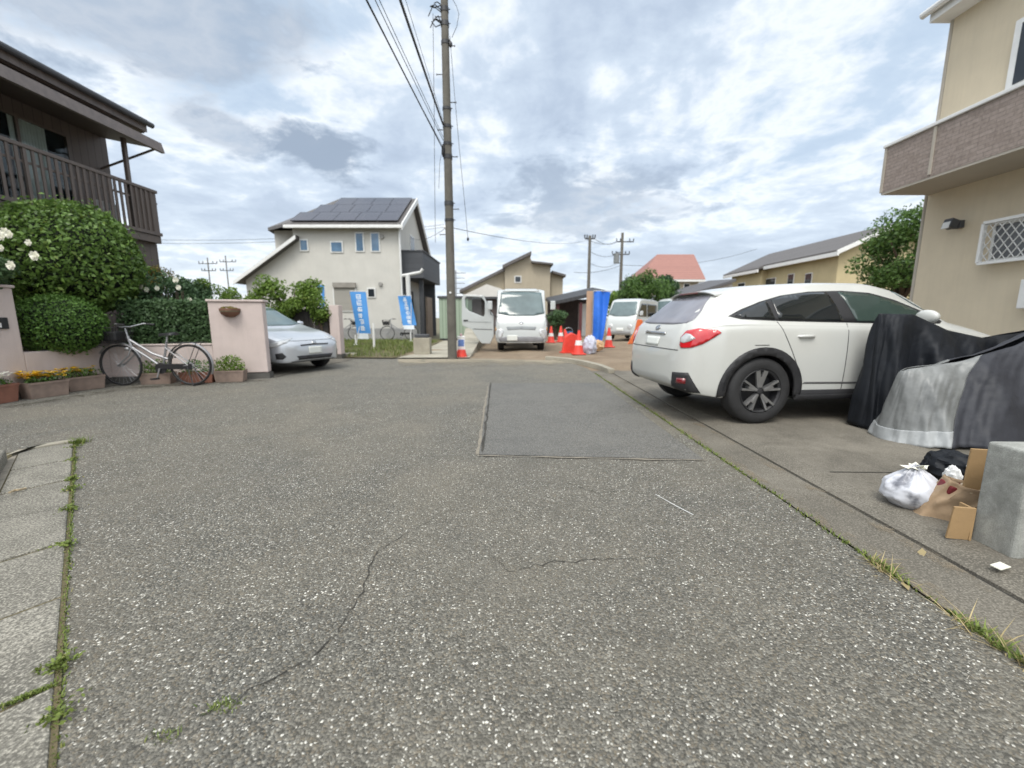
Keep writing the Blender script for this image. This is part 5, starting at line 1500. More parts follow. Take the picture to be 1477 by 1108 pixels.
# near one: silver panel on the left half, charcoal on the right
t = make_bike_cover('covered_motorcycle', 'motorcycle under a charcoal cover with a silver front panel near the concrete block', 3.28, 6.0, 3.55, -.02, .42,
    [(3.2, .55), (3.42, .66), (3.8, .72), (4.25, .86), (4.6, 1.06), (5.0, 1.17), (5.5, 1.15), (6.1, 1.0)], None, 5, (('rear_cover', M['grey_cover'], (0, .315)), ('silver_panel', M['silver_cover'], (.315, .62)), ('silver_hem', M['silver_hem'], (.315, .62), (0, .09)), ('front_cover', M['grey_cover'], (.62, 1))), 7, .03, twist=.3)
# small black and white bag heap behind the block
hp = thing('bag_heap', 'black and white rubbish bags heaped behind the concrete block', 'rubbish bags', (2.78, 2.48, .04))
hp.scale = (.62, .62, .62)
crumple('black_bag', (.2, .22, .17), M['navy'], hp, (.12, .18, .15), seed=8, flat=.004)
crumple('white_bag', (.05, .08, .12), mat('white_film', (.75, .75, .74), .35, .06), hp, (-.07, -.03, .12), seed=9, flat=.004)
crumple('white_scrap', (.07, .06, .05), M['white'], hp, (.10, -.08, .24), seed=10, flat=.004)
MB().lathe([(.05, -.012), (.065, -.012), (.065, .012), (.05, .012), (.05, -.012)], 20, (.24, -.04, .30), 'y').build('ring', M['alu_white'], hp, smooth=50)

# ------------------------------------------------------------------ rubbish and the concrete block
wbag = thing('white_bag', 'knotted white plastic rubbish bag with dark contents on the yard edge', 'rubbish bag', (*gp(1312, 738), .04))
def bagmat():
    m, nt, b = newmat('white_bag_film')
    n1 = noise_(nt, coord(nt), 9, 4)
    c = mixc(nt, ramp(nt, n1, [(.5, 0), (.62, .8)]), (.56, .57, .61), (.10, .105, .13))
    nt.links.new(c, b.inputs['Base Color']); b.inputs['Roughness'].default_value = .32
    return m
mb = MB().sphere((0, 0, 0), 1, 64, 40); vs = []
for p in mb.v:
    q = Vector(p); th = math.atan2(q.y, q.x)
    pinch = max(0, (q.z-.55)/.45)
    rad = 1-.62*pinch
    k = 1+.10*noise.noise(q*2.2)+.07*abs(noise.noise(q*5))+.07*math.sin(th*11+3*q.z)*max(0, q.z)**1.0
    vs.append((q.x*k*rad*.145, q.y*k*rad*.125, max(0, .085+q.z*k*.10+pinch*.05)))
mb.v = vs
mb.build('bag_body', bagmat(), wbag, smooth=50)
mb = MB(); rs = random.Random(3)
for k in range(7):
    a = k*.9; d = Vector((math.cos(a), math.sin(a), rs.uniform(.3, 1.1))).normalized(); s = Vector((-math.sin(a), math.cos(a), 0))
    o_ = Vector((0.0, 0, .205)); L = rs.uniform(.05, .085)
    mb.add([o_, o_+d*L*.6-s*.022, o_+d*L, o_+d*L*.6+s*.022, o_+d*L*.5+Vector((0, 0, .015))], [(0, 1, 4), (1, 2, 4), (2, 3, 4), (3, 0, 4)])
mb.build('bag_knot', M['petal_white'], wbag, fix=False)
M['card'] = mat('cardboard', (.36, .235, .115), .85, .12, 7, bmp=.15)
M['kraft'] = mat('kraft_paper', (.38, .27, .17), .85, .15, 9, bmp=.4, bscale=30)
pb = thing('paper_bag', 'slumped brown paper bag with red and cream packets inside', 'paper bag', (*gp(1350, 752), .04), -.5)
mb = MB(); vs = []
def pbp(u, s):
    a = 2*PI*u; c, sn = math.cos(a), math.sin(a)
    x = .10*math.copysign(abs(c)**.5, c)*(1-.12*s); y = .07*math.copysign(abs(sn)**.5, sn)*(1+.05*s)
    k = .018*noise.noise(Vector((c*2, sn*2, s*3)))
    return (x+.10*s+k, y+k, .19*s*(1-.15*c))
nu, ns = 48, 16
mb.add([pbp(i/nu, j/ns) for j in range(ns+1) for i in range(nu)], [(j*nu+i, j*nu+(i+1)%nu, (j+1)*nu+(i+1)%nu, (j+1)*nu+i) for j in range(ns) for i in range(nu)]+[tuple(range(nu-1, -1, -1))])
o = mb.build('bag', M['kraft'], pb, smooth=40)
sd = o.modifiers.new('paper_thickness', 'SOLIDIFY'); sd.thickness = .003
MB().box((.07, .0, .155), (.15, .09, .045), .3, .2, .2).build('red_packet', mat('dark_red_pack', (.17, .02, .025), .5), pb, bevel=.006)
MB().box((.13, -.02, .17), (.11, .08, .05), .1, .3, -.2).build('cream_packet', mat('cream_pack', (.62, .52, .36), .6), pb, bevel=.006)
# flattened cardboard standing by the block
def upright(name, label, u, v, Y, w_, h_, rz, tilt, m, flap=False):
    p = at(u, v, Y)
    t = thing(name, label, 'cardboard', (p.x, Y, .042), rz)
    c = MB().box((0, 0, h_/2), (w_, .012, h_), 0, tilt).build('sheet', m, t, bevel=.002)
    MB().box((w_*.5+.045, .045, h_*.48), (.012, .09, h_*.94)).build('side_flap', m, t)
    return t
g1 = gp(1396, 775)
upright('cardboard_sheet', 'tall upright brown cardboard sheet leaning by the concrete block', 1398, 770, 2.03, .125, .40, -.25, .04, M['card'])
t = thing('cardboard_piece', 'short flattened cardboard piece standing in front of the taller cardboard sheet', 'cardboard', (*gp(1379, 790), .042), -.2)
MB().box((0, 0, .085), (.088, .010, .17), 0, .10).build('sheet', M['card'], t, bevel=.002)
MB().box((.048, .04, .08), (.010, .085, .16)).build('side_flap', M['card'], t, bevel=.002)
cbk = thing('concrete_block', 'weathered grey concrete gate block at the right edge of the yard', 'concrete block', (*gp(1398, 799), .03), R(-20))
mb = MB(); L, W, H = .18, .6, .5
mb.span((0, 0, 0), (L, W, H))
cb_o = MB().prism([(0, 0), (W, 0), (W, L), (0, L)], 0, H).build('block', M['block'], cbk, bevel=.014, segs=3)
cbk.location = (*gp(1457, 818), .03); cbk.rotation_euler = (0, 0, R(-2))
MB().span((-.02, -.02, -.02), (W+.05, L+.03, .0)).build('footing', M['pale_conc'], cbk)
lt = tag(MB().box((*gp(1440, 832), .05), (.07, .035, .004), .3, .1).add([], []).build('litter', M['petal_white']), 'scrap of white paper litter at the foot of the concrete block', 'litter')
for k in range(5):
    x, y = gp(*((1305, 848), (1428, 828), (1120, 668), (1330, 800), (1210, 720))[k])
    tag(leaf_mesh('fallen_leaf', [(x, y, .05 if x > 2.1 else .008)], [(0, 0, 1)], .045, M['straw'], None, .2), ('dry tan leaf on the gutter nearest the camera', 'dry tan leaf beside the white paper litter', 'dry tan leaf by the far weeds of the gutter', 'dry tan leaf on the lip below the cardboard box', 'dry tan leaf in the gutter below the white bag')[k], 'leaf', 'dry leaves along the gutter')
# ------------------------------------------------------------------ vehicles
def carpaint(name, col, metal=0, rough=.3):
    m, nt, b = newmat(name)
    n1 = noise_(nt, coord(nt), 1.3, 4)
    n2 = noise_(nt, coord(nt), 14, 5, .7)
    c = mixc(nt, n1, mul(col, .96), mul(col, 1.03))
    c = mixc(nt, ramp(nt, n2, [(.5, 0), (.8, .10)]), c, mul(col, .72))
    nt.links.new(c, b.inputs['Base Color'])
    b.inputs['Metallic'].default_value = metal
    b.inputs['Roughness'].default_value = rough
    b.inputs['Coat Weight'].default_value = .8; b.inputs['Coat Roughness'].default_value = .04
    return m
M['white_car'] = carpaint('pearl_white_paint', (.555, .56, .53))
M['truck_white'] = carpaint('truck_white_paint', (.50, .525, .52), 0, .4)
M['silver_car'] = carpaint('silver_car_paint', (.56, .585, .62), .5, .34)
M['car_glass'] = glass_dark('tinted_car_glass', (.012, .015, .016), .04)
M['car_glass_green'] = glass_dark('green_car_glass', (.035, .055, .048), .05)
M['windscreen'] = glass_dark('windscreen_glass', (.10, .14, .145), .06)
M['rear_glass'] = glass_dark('rear_window_glass', (.19, .19, .215), .08)  # pale tone stands for the reflected sky, put into the base colour
M['red_lens'] = mat('red_lamp_lens', (.52, .012, .018), .12, .15, 12, coat=1)
M['clear_lens'] = mat('clear_lamp_lens', (.55, .56, .56), .1, .2, 14, coat=1, metal=.2)
M['dark_red_lens'] = mat('dark_red_lens', (.16, .008, .012), .15, .1, coat=1)
M['amber_lens'] = mat('amber_lens', (.45, .24, .08), .2, .1, coat=1)
M['cladding'] = mat('black_cladding', (.022, .022, .024), .6, .12, 10)
M['alloy'] = mat('alloy_rim', (.30, .30, .30), .38, .12, 10, metal=.7)
M['plate'] = mat('number_plate', (.70, .72, .68), .5, .04)
M['seam_dark'] = mat('panel_gap', (.09, .09, .088), .6, .05)
M['chrome'] = mat('chrome', (.5, .5, .5), .18, .1, metal=1)

def pchip(xs, ys, x):
    n = len(xs)
    if x <= xs[0]: return ys[0]
    if x >= xs[-1]: return ys[-1]
    h = [xs[i+1]-xs[i] for i in range(n-1)]; d = [(ys[i+1]-ys[i])/h[i] for i in range(n-1)]
    def m(i):
        if i == 0: return d[0]
        if i == n-1: return d[-1]
        if d[i-1]*d[i] <= 0: return 0
        w1 = 2*h[i]+h[i-1]; w2 = h[i]+2*h[i-1]
        return (w1+w2)/(w1/d[i-1]+w2/d[i])
    i = max(k for k in range(n-1) if xs[k] <= x)
    t = (x-xs[i])/h[i]
    return (2*t**3-3*t*t+1)*ys[i]+(t**3-2*t*t+t)*h[i]*m(i)+(-2*t**3+3*t*t)*ys[i+1]+(t**3-t*t)*h[i]*m(i+1)
def catmull(P, sub):
    out = []
    n = len(P)
    for i in range(n-1):
        p0 = P[max(i-1, 0)]; p1 = P[i]; p2 = P[i+1]; p3 = P[min(i+2, n-1)]
        for k in range(sub):
            t = k/sub
            out.append(tuple(.5*((2*p1[c])+(-p0[c]+p2[c])*t+(2*p0[c]-5*p1[c]+4*p2[c]-p3[c])*t*t+(-p0[c]+3*p1[c]-3*p2[c]+p3[c])*t**3) for c in (0, 1)))
    out.append(P[-1]); return out
def shell(stations, nx=110, sub=5, arches=(), boxy=0):
    """body surface from stations (x, z_sill, z_belt, z_top, half width, half roof width); returns closed BVH and mesh data with wheel openings"""
    xs = [s[0] for s in stations]
    cols = [[s[i] for s in stations] for i in range(1, 6)]
    a, b = xs[0], xs[-1]
    X_ = []
    for k in range(nx+1):
        t = k/nx; t2 = .5-.5*math.cos(PI*t); X_.append(a+(b-a)*(.55*t+.45*t2))
    rows = []
    for x in X_:
        zb, zs, zt, w, wr = [pchip(xs, c, x) for c in cols]
        k = max(0.03, min(1, (zt-zs)/.3)); zm = (zb+zs)*.5; k2 = min(1, (zs-zb)/.6)
        P = [(0, zb), (w*.55, zb), (w*.90, zb+.005), (w*.962, zb+.045*k2), (w*.985, zb+(zm-zb)*.45), (w, zm+.04*k2), (w*(.992), zs-.10*k2), (w*.965, zs-.02*k2),
             (w*.945, zs+.012*k), (w*.945+(wr-w*.945)*.45, zs+(zt-zs)*.50), (wr+.015, zt-.085*k), (wr-.05, zt-.026*k), (wr*.62, zt-.006*k), (0, zt)]
        rows.append(catmull(P, sub))
    m = len(rows[0])
    vs = []
    for x, row in zip(X_, rows):
        half = [(x, -y, z) for y, z in row]           # right side, bottom centre to top centre
        other = [(x, y, z) for y, z in row[-2:0:-1]]
        vs += half+other
    n = 2*m-2
    fs = [(i*n+j, i*n+(j+1)%n, (i+1)*n+(j+1)%n, (i+1)*n+j) for i in range(nx) for j in range(n)]
    fs += [tuple(range(n-1, -1, -1)), tuple(nx*n+j for j in range(n))]
    bvh = BVHTree.FromPolygons([Vector(v) for v in vs], fs)
    def cut(f):
        c = sum((Vector(vs[i]) for i in f), Vector())/len(f)
        for (ax, az, ar) in arches:
            if abs(c.y) > .45 and (c.x-ax)**2+(c.z-az)**2 < ar*ar: return True
        return False
    return bvh, vs, [f for f in fs if not cut(f)]
def patch(name, bvh, poly, n, m, parent, off=.004, res=.05, th=.007, mirror=False, smoothpoly=0):
    """a panel, pane or lamp laid on the body: outline poly in (s, z), seen along the horizontal normal n"""
    n3 = Vector((n[0], n[1], 0)).normalized(); s3 = Vector((-n3.y, n3.x, 0))
    P = [Vector(p) for p in poly]
    if smoothpoly:
        Q = []; L = len(P)
        for i in range(L):
            p0, p1, p2, p3 = P[i-1], P[i], P[(i+1)%L], P[(i+2)%L]
            for k in range(smoothpoly):
                t = k/smoothpoly
                Q.append(.5*((2*p1)+(p2-p0)*t+(2*p0-5*p1+4*p2-p3)*t*t+(-p0+3*p1-3*p2+p3)*t**3))
        P = Q
    B = []
    for i, p in enumerate(P):
        q = P[(i+1)%len(P)]; k = max(1, int((q-p).length/res))
        B += [p.lerp(q, j/k) for j in range(k)]
    nb = len(B)
    x0, x1 = min(p.x for p in B), max(p.x for p in B); z0, z1 = min(p.y for p in B), max(p.y for p in B)
    pts = list(B)
    def inside(x, z):
        r = False
        for i in range(nb):
            a, b = B[i], B[(i+1)%nb]
            if (a.y > z) != (b.y > z) and x < (b.x-a.x)*(z-a.y)/(b.y-a.y)+a.x: r = not r
        return r
    x = x0+res*.5
    while x < x1:
        z = z0+res*.5
        while z < z1:
            if inside(x, z) and min((Vector((x, z))-b).length for b in B) > res*.4: pts.append(Vector((x, z)))
            z += res
        x += res
    v2, e2, f2, *_ = delaunay_2d_cdt(pts, [(i, (i+1)%nb) for i in range(nb)], [], 1, 1e-5)
    vs = []
    for p in v2:
        o = s3*p.x+Vector((0, 0, p.y))+n3*6
        loc, nor, idx, d = bvh.ray_cast(o, -n3)
        if loc is None:
            loc, nor, idx, d = bvh.find_nearest(s3*p.x+Vector((0, 0, p.y))+n3*2)
        if nor.dot(n3) < 0: nor = -nor
        vs.append(loc+nor*off)
    outs = []
    for sg in ((1, -1) if mirror else (1,)):
        mb = MB().add([(v.x, v.y*sg, v.z) for v in vs], [tuple(f) for f in f2])
        me = mb.build(name, m, parent, smooth=50)
        # orient outward
        bm = bmesh.new(); bm.from_mesh(me.data)
        avg = sum((f.normal for f in bm.faces), Vector())
        nn_ = Vector((n3.x, n3.y*sg, 0))
        if avg.dot(nn_) < 0: bmesh.ops.reverse_faces(bm, faces=bm.faces)
        bm.to_mesh(me.data); bm.free()
        sd = me.modifiers.new('edge', 'SOLIDIFY'); sd.thickness = th; sd.offset = -1
        outs.append(me)
    return outs
def ring(c, z, r0, r1, a0, a1, n=26):
    p = [(c+r1*math.cos(a0+(a1-a0)*k/n), z+r1*math.sin(a0+(a1-a0)*k/n)) for k in range(n+1)]
    q = [(c+r0*math.cos(a1+(a0-a1)*k/n), z+r0*math.sin(a1+(a0-a1)*k/n)) for k in range(n+1)]
    return p+q
def car_wheel(parent, x, y, r, side, rim_r, wd=.21, style='star', name='wheel'):
    """side -1: outer face toward -y"""
    o = side
    def yy(v): return y+o*v
    prof = [(rim_r-.01, -wd), (r-.035, -wd), (r, -wd+.035), (r+.0, -.035), (r-.012, -.012), (r-.05, .004), (rim_r+.03, .004), (rim_r, -.004), (rim_r-.012, -.03)]
    t = MB().lathe([(a, yy(b)) for a, b in prof], 48, (x, 0, r), 'y').build(name, M['rubber'], parent, smooth=40)
    MB().lathe([(rim_r, yy(-.02)), (rim_r-.015, yy(-.005)), (rim_r-.03, yy(-.02)), (rim_r-.035, yy(-.12)), (.001, yy(-.12))], 48, (x, 0, r), 'y').build('rim_barrel', M['cladding'], t, smooth=40)
    mb = MB()
    if style == 'star':
        for k in range(5):
            a = 2*PI*k/5+.3
            for d in (-.21, .21):
                ca, sa = math.cos(a+d*.35), math.sin(a+d*.35); cb2, sb2 = math.cos(a+d), math.sin(a+d)
                mb.beam((x+.05*ca, yy(-.035), r+.05*sa), (x+(rim_r-.02)*cb2, yy(-.018), r+(rim_r-.02)*sb2), .05, .022)
            ca, sa = math.cos(a), math.sin(a)
            mb.beam((x+.04*ca, yy(-.03), r+.04*sa), (x+rim_r*.62*ca, yy(-.026), r+rim_r*.62*sa), .055, .024)
    else:
        mb.lathe([(.001, yy(-.01)), (rim_r*.5, yy(-.02)), (rim_r-.02, yy(-.04))], 40, (x, 0, r), 'y')
    mb.build('rim_spokes', M['alloy'] if style == 'star' else M['steel'], t, smooth=40)
    MB().lathe([(.001, yy(-.005)), (.032, yy(-.01)), (.045, yy(-.035))], 20, (x, 0, r), 'y').build('hub_cap', M['cladding'], t, smooth=50)
    return t
def finish_body(name, bvh_vs_fs, m, parent):
    _, vs, fs = bvh_vs_fs
    return MB().add(vs, fs).build(name, m, parent, smooth=48)

# --- white crossover, parked on the yard with its tail to the road
CAR_TH = R(7)
car = thing('parked_car', 'white crossover car with black wheel arches, tail toward the road', 'car', (2.37, 4.868, .042), CAR_TH)
car.scale = (.925, .925, .925)
S = [(-.93, .47, .66, .74, .50, .40), (-.915, .42, .70, .80, .60, .47), (-.88, .38, .80, .92, .69, .53), (-.83, .35, .90, 1.02, .755, .55), (-.77, .32, .99, 1.10, .80, .53), (-.65, .30, 1.04, 1.20, .835, .52), (-.48, .28, 1.07, 1.335, .862, .505), (-.32, .27, 1.075, 1.435, .874, .515), (-.22, .265, 1.08, 1.462, .88, .53),
     (0, .26, 1.08, 1.50, .885, .56), (.45, .25, 1.075, 1.53, .888, .58), (.95, .25, 1.07, 1.548, .89, .585), (1.35, .25, 1.06, 1.548, .89, .58), (1.75, .25, 1.045, 1.485, .89, .58), (2.1, .25, 1.03, 1.345, .89, .59), (2.42, .25, 1.0, 1.13, .885, .63),
     (2.68, .26, .96, 1.04, .88, .70), (3.0, .27, .88, .945, .865, .70), (3.25, .28, .80, .87, .83, .66), (3.42, .30, .70, .78, .76, .58), (3.52, .36, .60, .68, .62, .48)]
WR = .36
S = [(s_[0]*.92 if s_[0] < 0 else s_[0], *s_[1:4], s_[4]*(.95 if s_[0] < -.6 else 1), s_[5]) for s_ in S]
body = shell(S, 130, 5, ((0, WR, .42), (2.635, WR, .42)))
bo = finish_body('body', body, M['white_car'], car)
bv = body[0]
for wx in (0, 2.635):
    for s in (-1, 1):
        MB().lathe([(.43, s*.885), (.43, s*.55), (.001, s*.55)], 28, (wx, 0, WR), 'y', R(2), R(178)).build('wheel_well', M['cladding'], car, smooth=40)
SIDE = (0, -1)
# windows
dlo = [(-.37, 1.155), (-.22, 1.225), (.02, 1.31), (.30, 1.38), (.65, 1.425), (1.05, 1.438), (1.40, 1.418), (1.70, 1.34), (2.0, 1.215), (2.22, 1.10), (2.16, 1.075), (1.6, 1.075), (.9, 1.09), (.2, 1.105), (-.25, 1.125)]
patch('window_surround', bv, dlo, SIDE, M['cladding'], car, .003, .05, .006, True)
patch('rear_side_window', bv, [(-.30, 1.16), (-.18, 1.22), (.05, 1.305), (.10, 1.315), (.13, 1.122), (-.2, 1.137)], SIDE, M['car_glass'], car, .007, .05, .006, True)
patch('rear_door_window', bv, [(.16, 1.328), (.36, 1.378), (.66, 1.410), (.86, 1.415), (.93, 1.105), (.5, 1.112), (.17, 1.12)], SIDE, M['car_glass'], car, .007, .05, .006, True)
patch('front_door_window', bv, [(1.0, 1.421), (1.12, 1.421), (1.40, 1.398), (1.68, 1.32), (1.95, 1.205), (2.06, 1.14), (2.04, 1.092), (1.5, 1.095), (1.09, 1.10)], SIDE, M['car_glass_green'], car, .007, .05, .006, True)
# rear window, seen along the car axis (s = -y)
BACK = (-1, 0); FRONT = (1, 0)
patch('rear_window', bv, [(-.42, 1.375), (-.28, 1.395), (.28, 1.395), (.42, 1.375), (.51, 1.22), (.57, 1.115), (.53, 1.08), (.3, 1.065), (-.3, 1.065), (-.53, 1.08), (-.57, 1.115), (-.51, 1.22)], BACK, M['rear_glass'], car, .005, .05, .006)
# roof spoiler
mb = MB()
vs = []
for k in range(25):
    y = -.49+.98*k/24; e = 1-(abs(y)/.49)**4
    for (dx, z) in ((.06, 1.463), (-.13-.03*e, 1.432+.012*e), (-.125-.03*e, 1.418+.012*e), (.06, 1.43)):
        vs.append((-.24+dx, y, z-.04*(1-e)))
mb.add(vs, [(k*4+j, (k+1)*4+j, (k+1)*4+(j+1)%4, k*4+(j+1)%4) for k in range(24) for j in range(4)]+[(0, 1, 2, 3), (99, 98, 97, 96)])
sp_ = mb.build('roof_spoiler', M['white_car'], car, smooth=50)
MB().span((-.412, -.2, 1.421), (-.402, .2, 1.434)).build('brake_lamp', M['dark_red_lens'], sp_)
MB().beam((-.50, 0, 1.02), (-.78, .30, 1.08), .016, .012).build('rear_wiper', M['cladding'], car) if False else None
# tail lamps wrap round the corner: outline seen along the diagonal
D45 = (-.62, -.78)
tl = [(-.155-.62, .985-.0), ]
def tail(poly, name, m, off, parent=car):
    return patch(name, bv, poly, (-.60, -.80), m, parent, off, .03, .014, True)
# s runs along (.80, -.60): rear corner point (-.86,-.78) -> s = -.69+.47 = -.22
lamp = tail([(-.28, .845), (-.275, .93), (-.22, 1.0), (-.10, 1.025), (.08, 1.012), (.12, .985), (.04, .925), (-.05, .865), (-.15, .825), (-.26, .815)], 'tail_lamp', M['red_lens'], .009)
for L, sg in zip(lamp, (1, -1)):
    pass
tail([(-.275, .88), (-.27, .925), (-.22, .97), (-.17, .965), (-.12, .925), (-.17, .89), (-.24, .868)], 'reverse_lamp', M['clear_lens'], .013)
# bumper, hatch seams and handle strip
patch('hatch_seam', bv, [(-.60, .785), (-.595, .795), (.595, .795), (.60, .785)], BACK, M['seam_dark'], car, .003, .06, .004)
patch('number_plate', bv, [(-.165, .815), (-.165, .915), (.165, .915), (.165, .815)], BACK, M['plate'], car, .010, .05, .006)
patch('hatch_handle', bv, [(-.26, .945), (-.26, .97), (.26, .97), (.26, .945)], BACK, M['chrome'], car, .014, .05, .012)
patch('emblem', bv, [(.06*math.cos(a), 1.02+.03*math.sin(a)) for a in [2*PI*k/16 for k in range(16)]], BACK, M['chrome'], car, .008, .03, .006)
fogd = patch('fog_lamp_housing', bv, [(-.35, .385), (-.34, .545), (-.17, .555), (-.08, .40), (-.04, .335), (-.31, .345)], (-.60, -.80), M['cladding'], car, .009, .04, .014, True)
patch('fog_lamp', bv, [(-.29, .43), (-.285, .49), (-.19, .49), (-.19, .43)], (-.60, -.80), M['dark_red_lens'], car, .014, .04, .01, True)
# cladding: arches and sills
for wx, nm in ((0, 'rear'), (2.635, 'front')):
    patch('wheel_arch', bv, ring(wx, WR, .39, .475, R(-7), R(187)), SIDE, M['cladding'], car, .012, .045, .03, True)
patch('sill', bv, [(.40, .245), (.40, .315), (2.25, .315), (2.25, .245)], SIDE, M['cladding'], car, .010, .06, .02, True)
patch('door_moulding', bv, [(.48, .435), (.5, .455), (2.18, .43), (2.2, .41)], SIDE, M['seam_dark'], car, .003, .06, .004, True)
for poly in ([(.955, .35), (.955, 1.08), (.963, 1.08), (.963, .35)], [(2.02, .35), (2.06, .7), (2.04, 1.04), (2.048, 1.04), (2.068, .7), (2.028, .35)], [(.42, .56), (.30, .80), (.14, 1.1), (.148, 1.1), (.308, .80), (.428, .56)]):
    patch('door_seam', bv, poly, SIDE, M['seam_dark'], car, .003, .08, .004, True)
patch('fuel_flap_seam', bv, [(-.12, .86), (.04, .86), (.04, .852), (-.12, .852)], SIDE, M['seam_dark'], car, .003, .08, .004)
for hx in (.36, 1.22):
    for s in (-1, 1):
        MB().tube([(hx, s*.872, .945), (hx+.03, s*.905, .947), (hx+.17, s*.905, .947), (hx+.2, s*.872, .945)], [.012, .016, .016, .012], 8).build('door_handle', M['white_car'], car, smooth=60)
for s in (-1, 1):
    mi = MB().sphere((0, 0, 0), 1, 20, 14)
    mi.v = [(1.76+x*(.085 if x > 0 else .045), s*(.985)+y*.115, 1.15+z*.075) for x, y, z in mi.v]
    mo = mi.build('door_mirror', M['white_car'], car, smooth=80)
    MB().beam((1.77, s*.86, 1.07), (1.77, s*.96, 1.09), .07, .035).build('mirror_arm', M['cladding'], mo)
for wx in (0, 2.635):
    for s in (-1, 1): car_wheel(car, wx, s*.875, WR, s, .245)
# windscreen, bonnet line, front lamps
patch('windscreen', bv, [(-.56, 1.44), (.56, 1.44), (.68, 1.12), (.3, 1.07), (-.3, 1.07), (-.68, 1.12)], FRONT, M['windscreen'], car, .006, .06, .006)
patch('headlamp', bv, [(2.55, .62), (2.53, .70), (2.25, .80), (2.10, .80), (2.2, .68), (2.45, .60)], (.6, -.8), M['clear_lens'], car, .009, .04, .012, True)
patch('grille', bv, [(-.35, .45), (-.40, .58), (.40, .58), (.35, .45)], FRONT, M['cladding'], car, .006, .05, .01)
for s in (-1, 1):
    MB().tube([(-.25, s*.52, 1.50), (-.1, s*.53, 1.545), (.9, s*.545, 1.585), (1.35, s*.54, 1.555), (1.45, s*.54, 1.53)], .012, 8).build('roof_rail', M['cladding'], car, smooth=60) if False else None

# --- silver saloon nose in the carport
pr = thing('parked_car', 'silver hatchback parked nose out in the carport between the pink piers', 'car', (-6.95, 9.85, .012), R(-25))
pr.scale = (.93, .93, .93)
S = [(-.90, .5, .62, .70, .60, .45), (-.8, .36, .85, .95, .78, .55), (-.5, .3, .95, 1.15, .84, .55), (.3, .27, .95, 1.44, .865, .55), (.9, .26, .94, 1.49, .87, .56), (1.4, .26, .93, 1.43, .87, .57), (1.9, .26, .92, 1.22, .87, .60), (2.3, .26, .90, 1.02, .865, .68),
     (2.6, .26, .87, .93, .86, .70), (2.95, .25, .80, .865, .845, .68), (3.2, .235, .72, .79, .80, .62), (3.36, .225, .64, .72, .71, .54), (3.45, .24, .56, .65, .58, .44), (3.49, .30, .52, .60, .45, .36)]
bd_ = shell(S, 110, 5, ((0, .31, .36), (2.7, .31, .36)))
finish_body('body', bd_, M['silver_car'], pr); bv = bd_[0]
patch('windscreen', bv, [(-.57, 1.39), (.57, 1.39), (.72, 1.03), (.3, .985), (-.3, .985), (-.72, 1.03)], FRONT, M['windscreen'], pr, .006, .06, .006)
patch('side_window', bv, [(-.25, 1.0), (.2, 1.3), (.8, 1.39), (1.3, 1.33), (1.7, 1.16), (1.95, 1.0), (1.0, .97)], SIDE, M['car_glass'], pr, .006, .06, .006, True)
patch('headlamp', bv, [(1.86, .535), (1.86, .58), (2.02, .63), (2.28, .71), (2.42, .735), (2.36, .65), (2.18, .57), (2.0, .53)], (.6, -.8), M['clear_lens'], pr, .009, .04, .012, True)
patch('bonnet_slot', bv, [(-.34, .575), (-.36, .60), (0, .612), (.36, .60), (.34, .575), (0, .585)], FRONT, M['cladding'], pr, .006, .04, .008)
patch('emblem', bv, [(.05*math.cos(a), .635+.032*math.sin(a)) for a in [2*PI*k/16 for k in range(16)]], FRONT, M['chrome'], pr, .010, .03, .006)
patch('lower_grille', bv, [(-.42, .285), (-.46, .37), (.46, .37), (.42, .285)], FRONT, M['cladding'], pr, .006, .05, .01)
patch('number_plate', bv, [(-.165, .40), (-.165, .55), (.165, .55), (.165, .40)], FRONT, M['plate'], pr, .016, .05, .008)
patch('fog_lamp', bv, [(1.58, .32), (1.57, .43), (1.70, .45), (1.77, .37), (1.70, .31)], (.75, -.66), M['cladding'], pr, .009, .04, .012, True)
patch('bumper_lip', bv, [(-.55, .245), (-.57, .262), (.57, .262), (.55, .245)], FRONT, M['seam_dark'], pr, .004, .06, .006)
patch('bonnet_seam', bv, [(-.62, .70), (-.5, .685), (.5, .685), (.62, .70), (.5, .678), (-.5, .678)], FRONT, M['seam_dark'], pr, .003, .06, .004)
for wx in (0, 2.7):
    for s in (-1, 1):
        MB().lathe([(.37, s*.85), (.37, s*.55), (.001, s*.55)], 24, (wx, 0, .31), 'y', R(2), R(178)).build('wheel_well', M['cladding'], pr, smooth=40); car_wheel(pr, wx, s*.855, .31, s, .205)
for s in (-1, 1):
    mi = MB().sphere((0, 0, 0), 1, 18, 12); mi.v = [(1.85+x*.06, s*.96+y*.10, 1.02+z*.065) for x, y, z in mi.v]
    mo = mi.build('door_mirror', M['silver_car'], pr, smooth=80); MB().beam((1.85, s*.84, .97), (1.85, s*.93, .99), .06, .03).build('mirror_arm', M['cladding'], mo)

# --- white cab over truck, driver's door open
TR = thing('truck', 'white cab over truck facing the road with its driver door wide open', 'truck', (.30, 13.55, .0), R(-90))
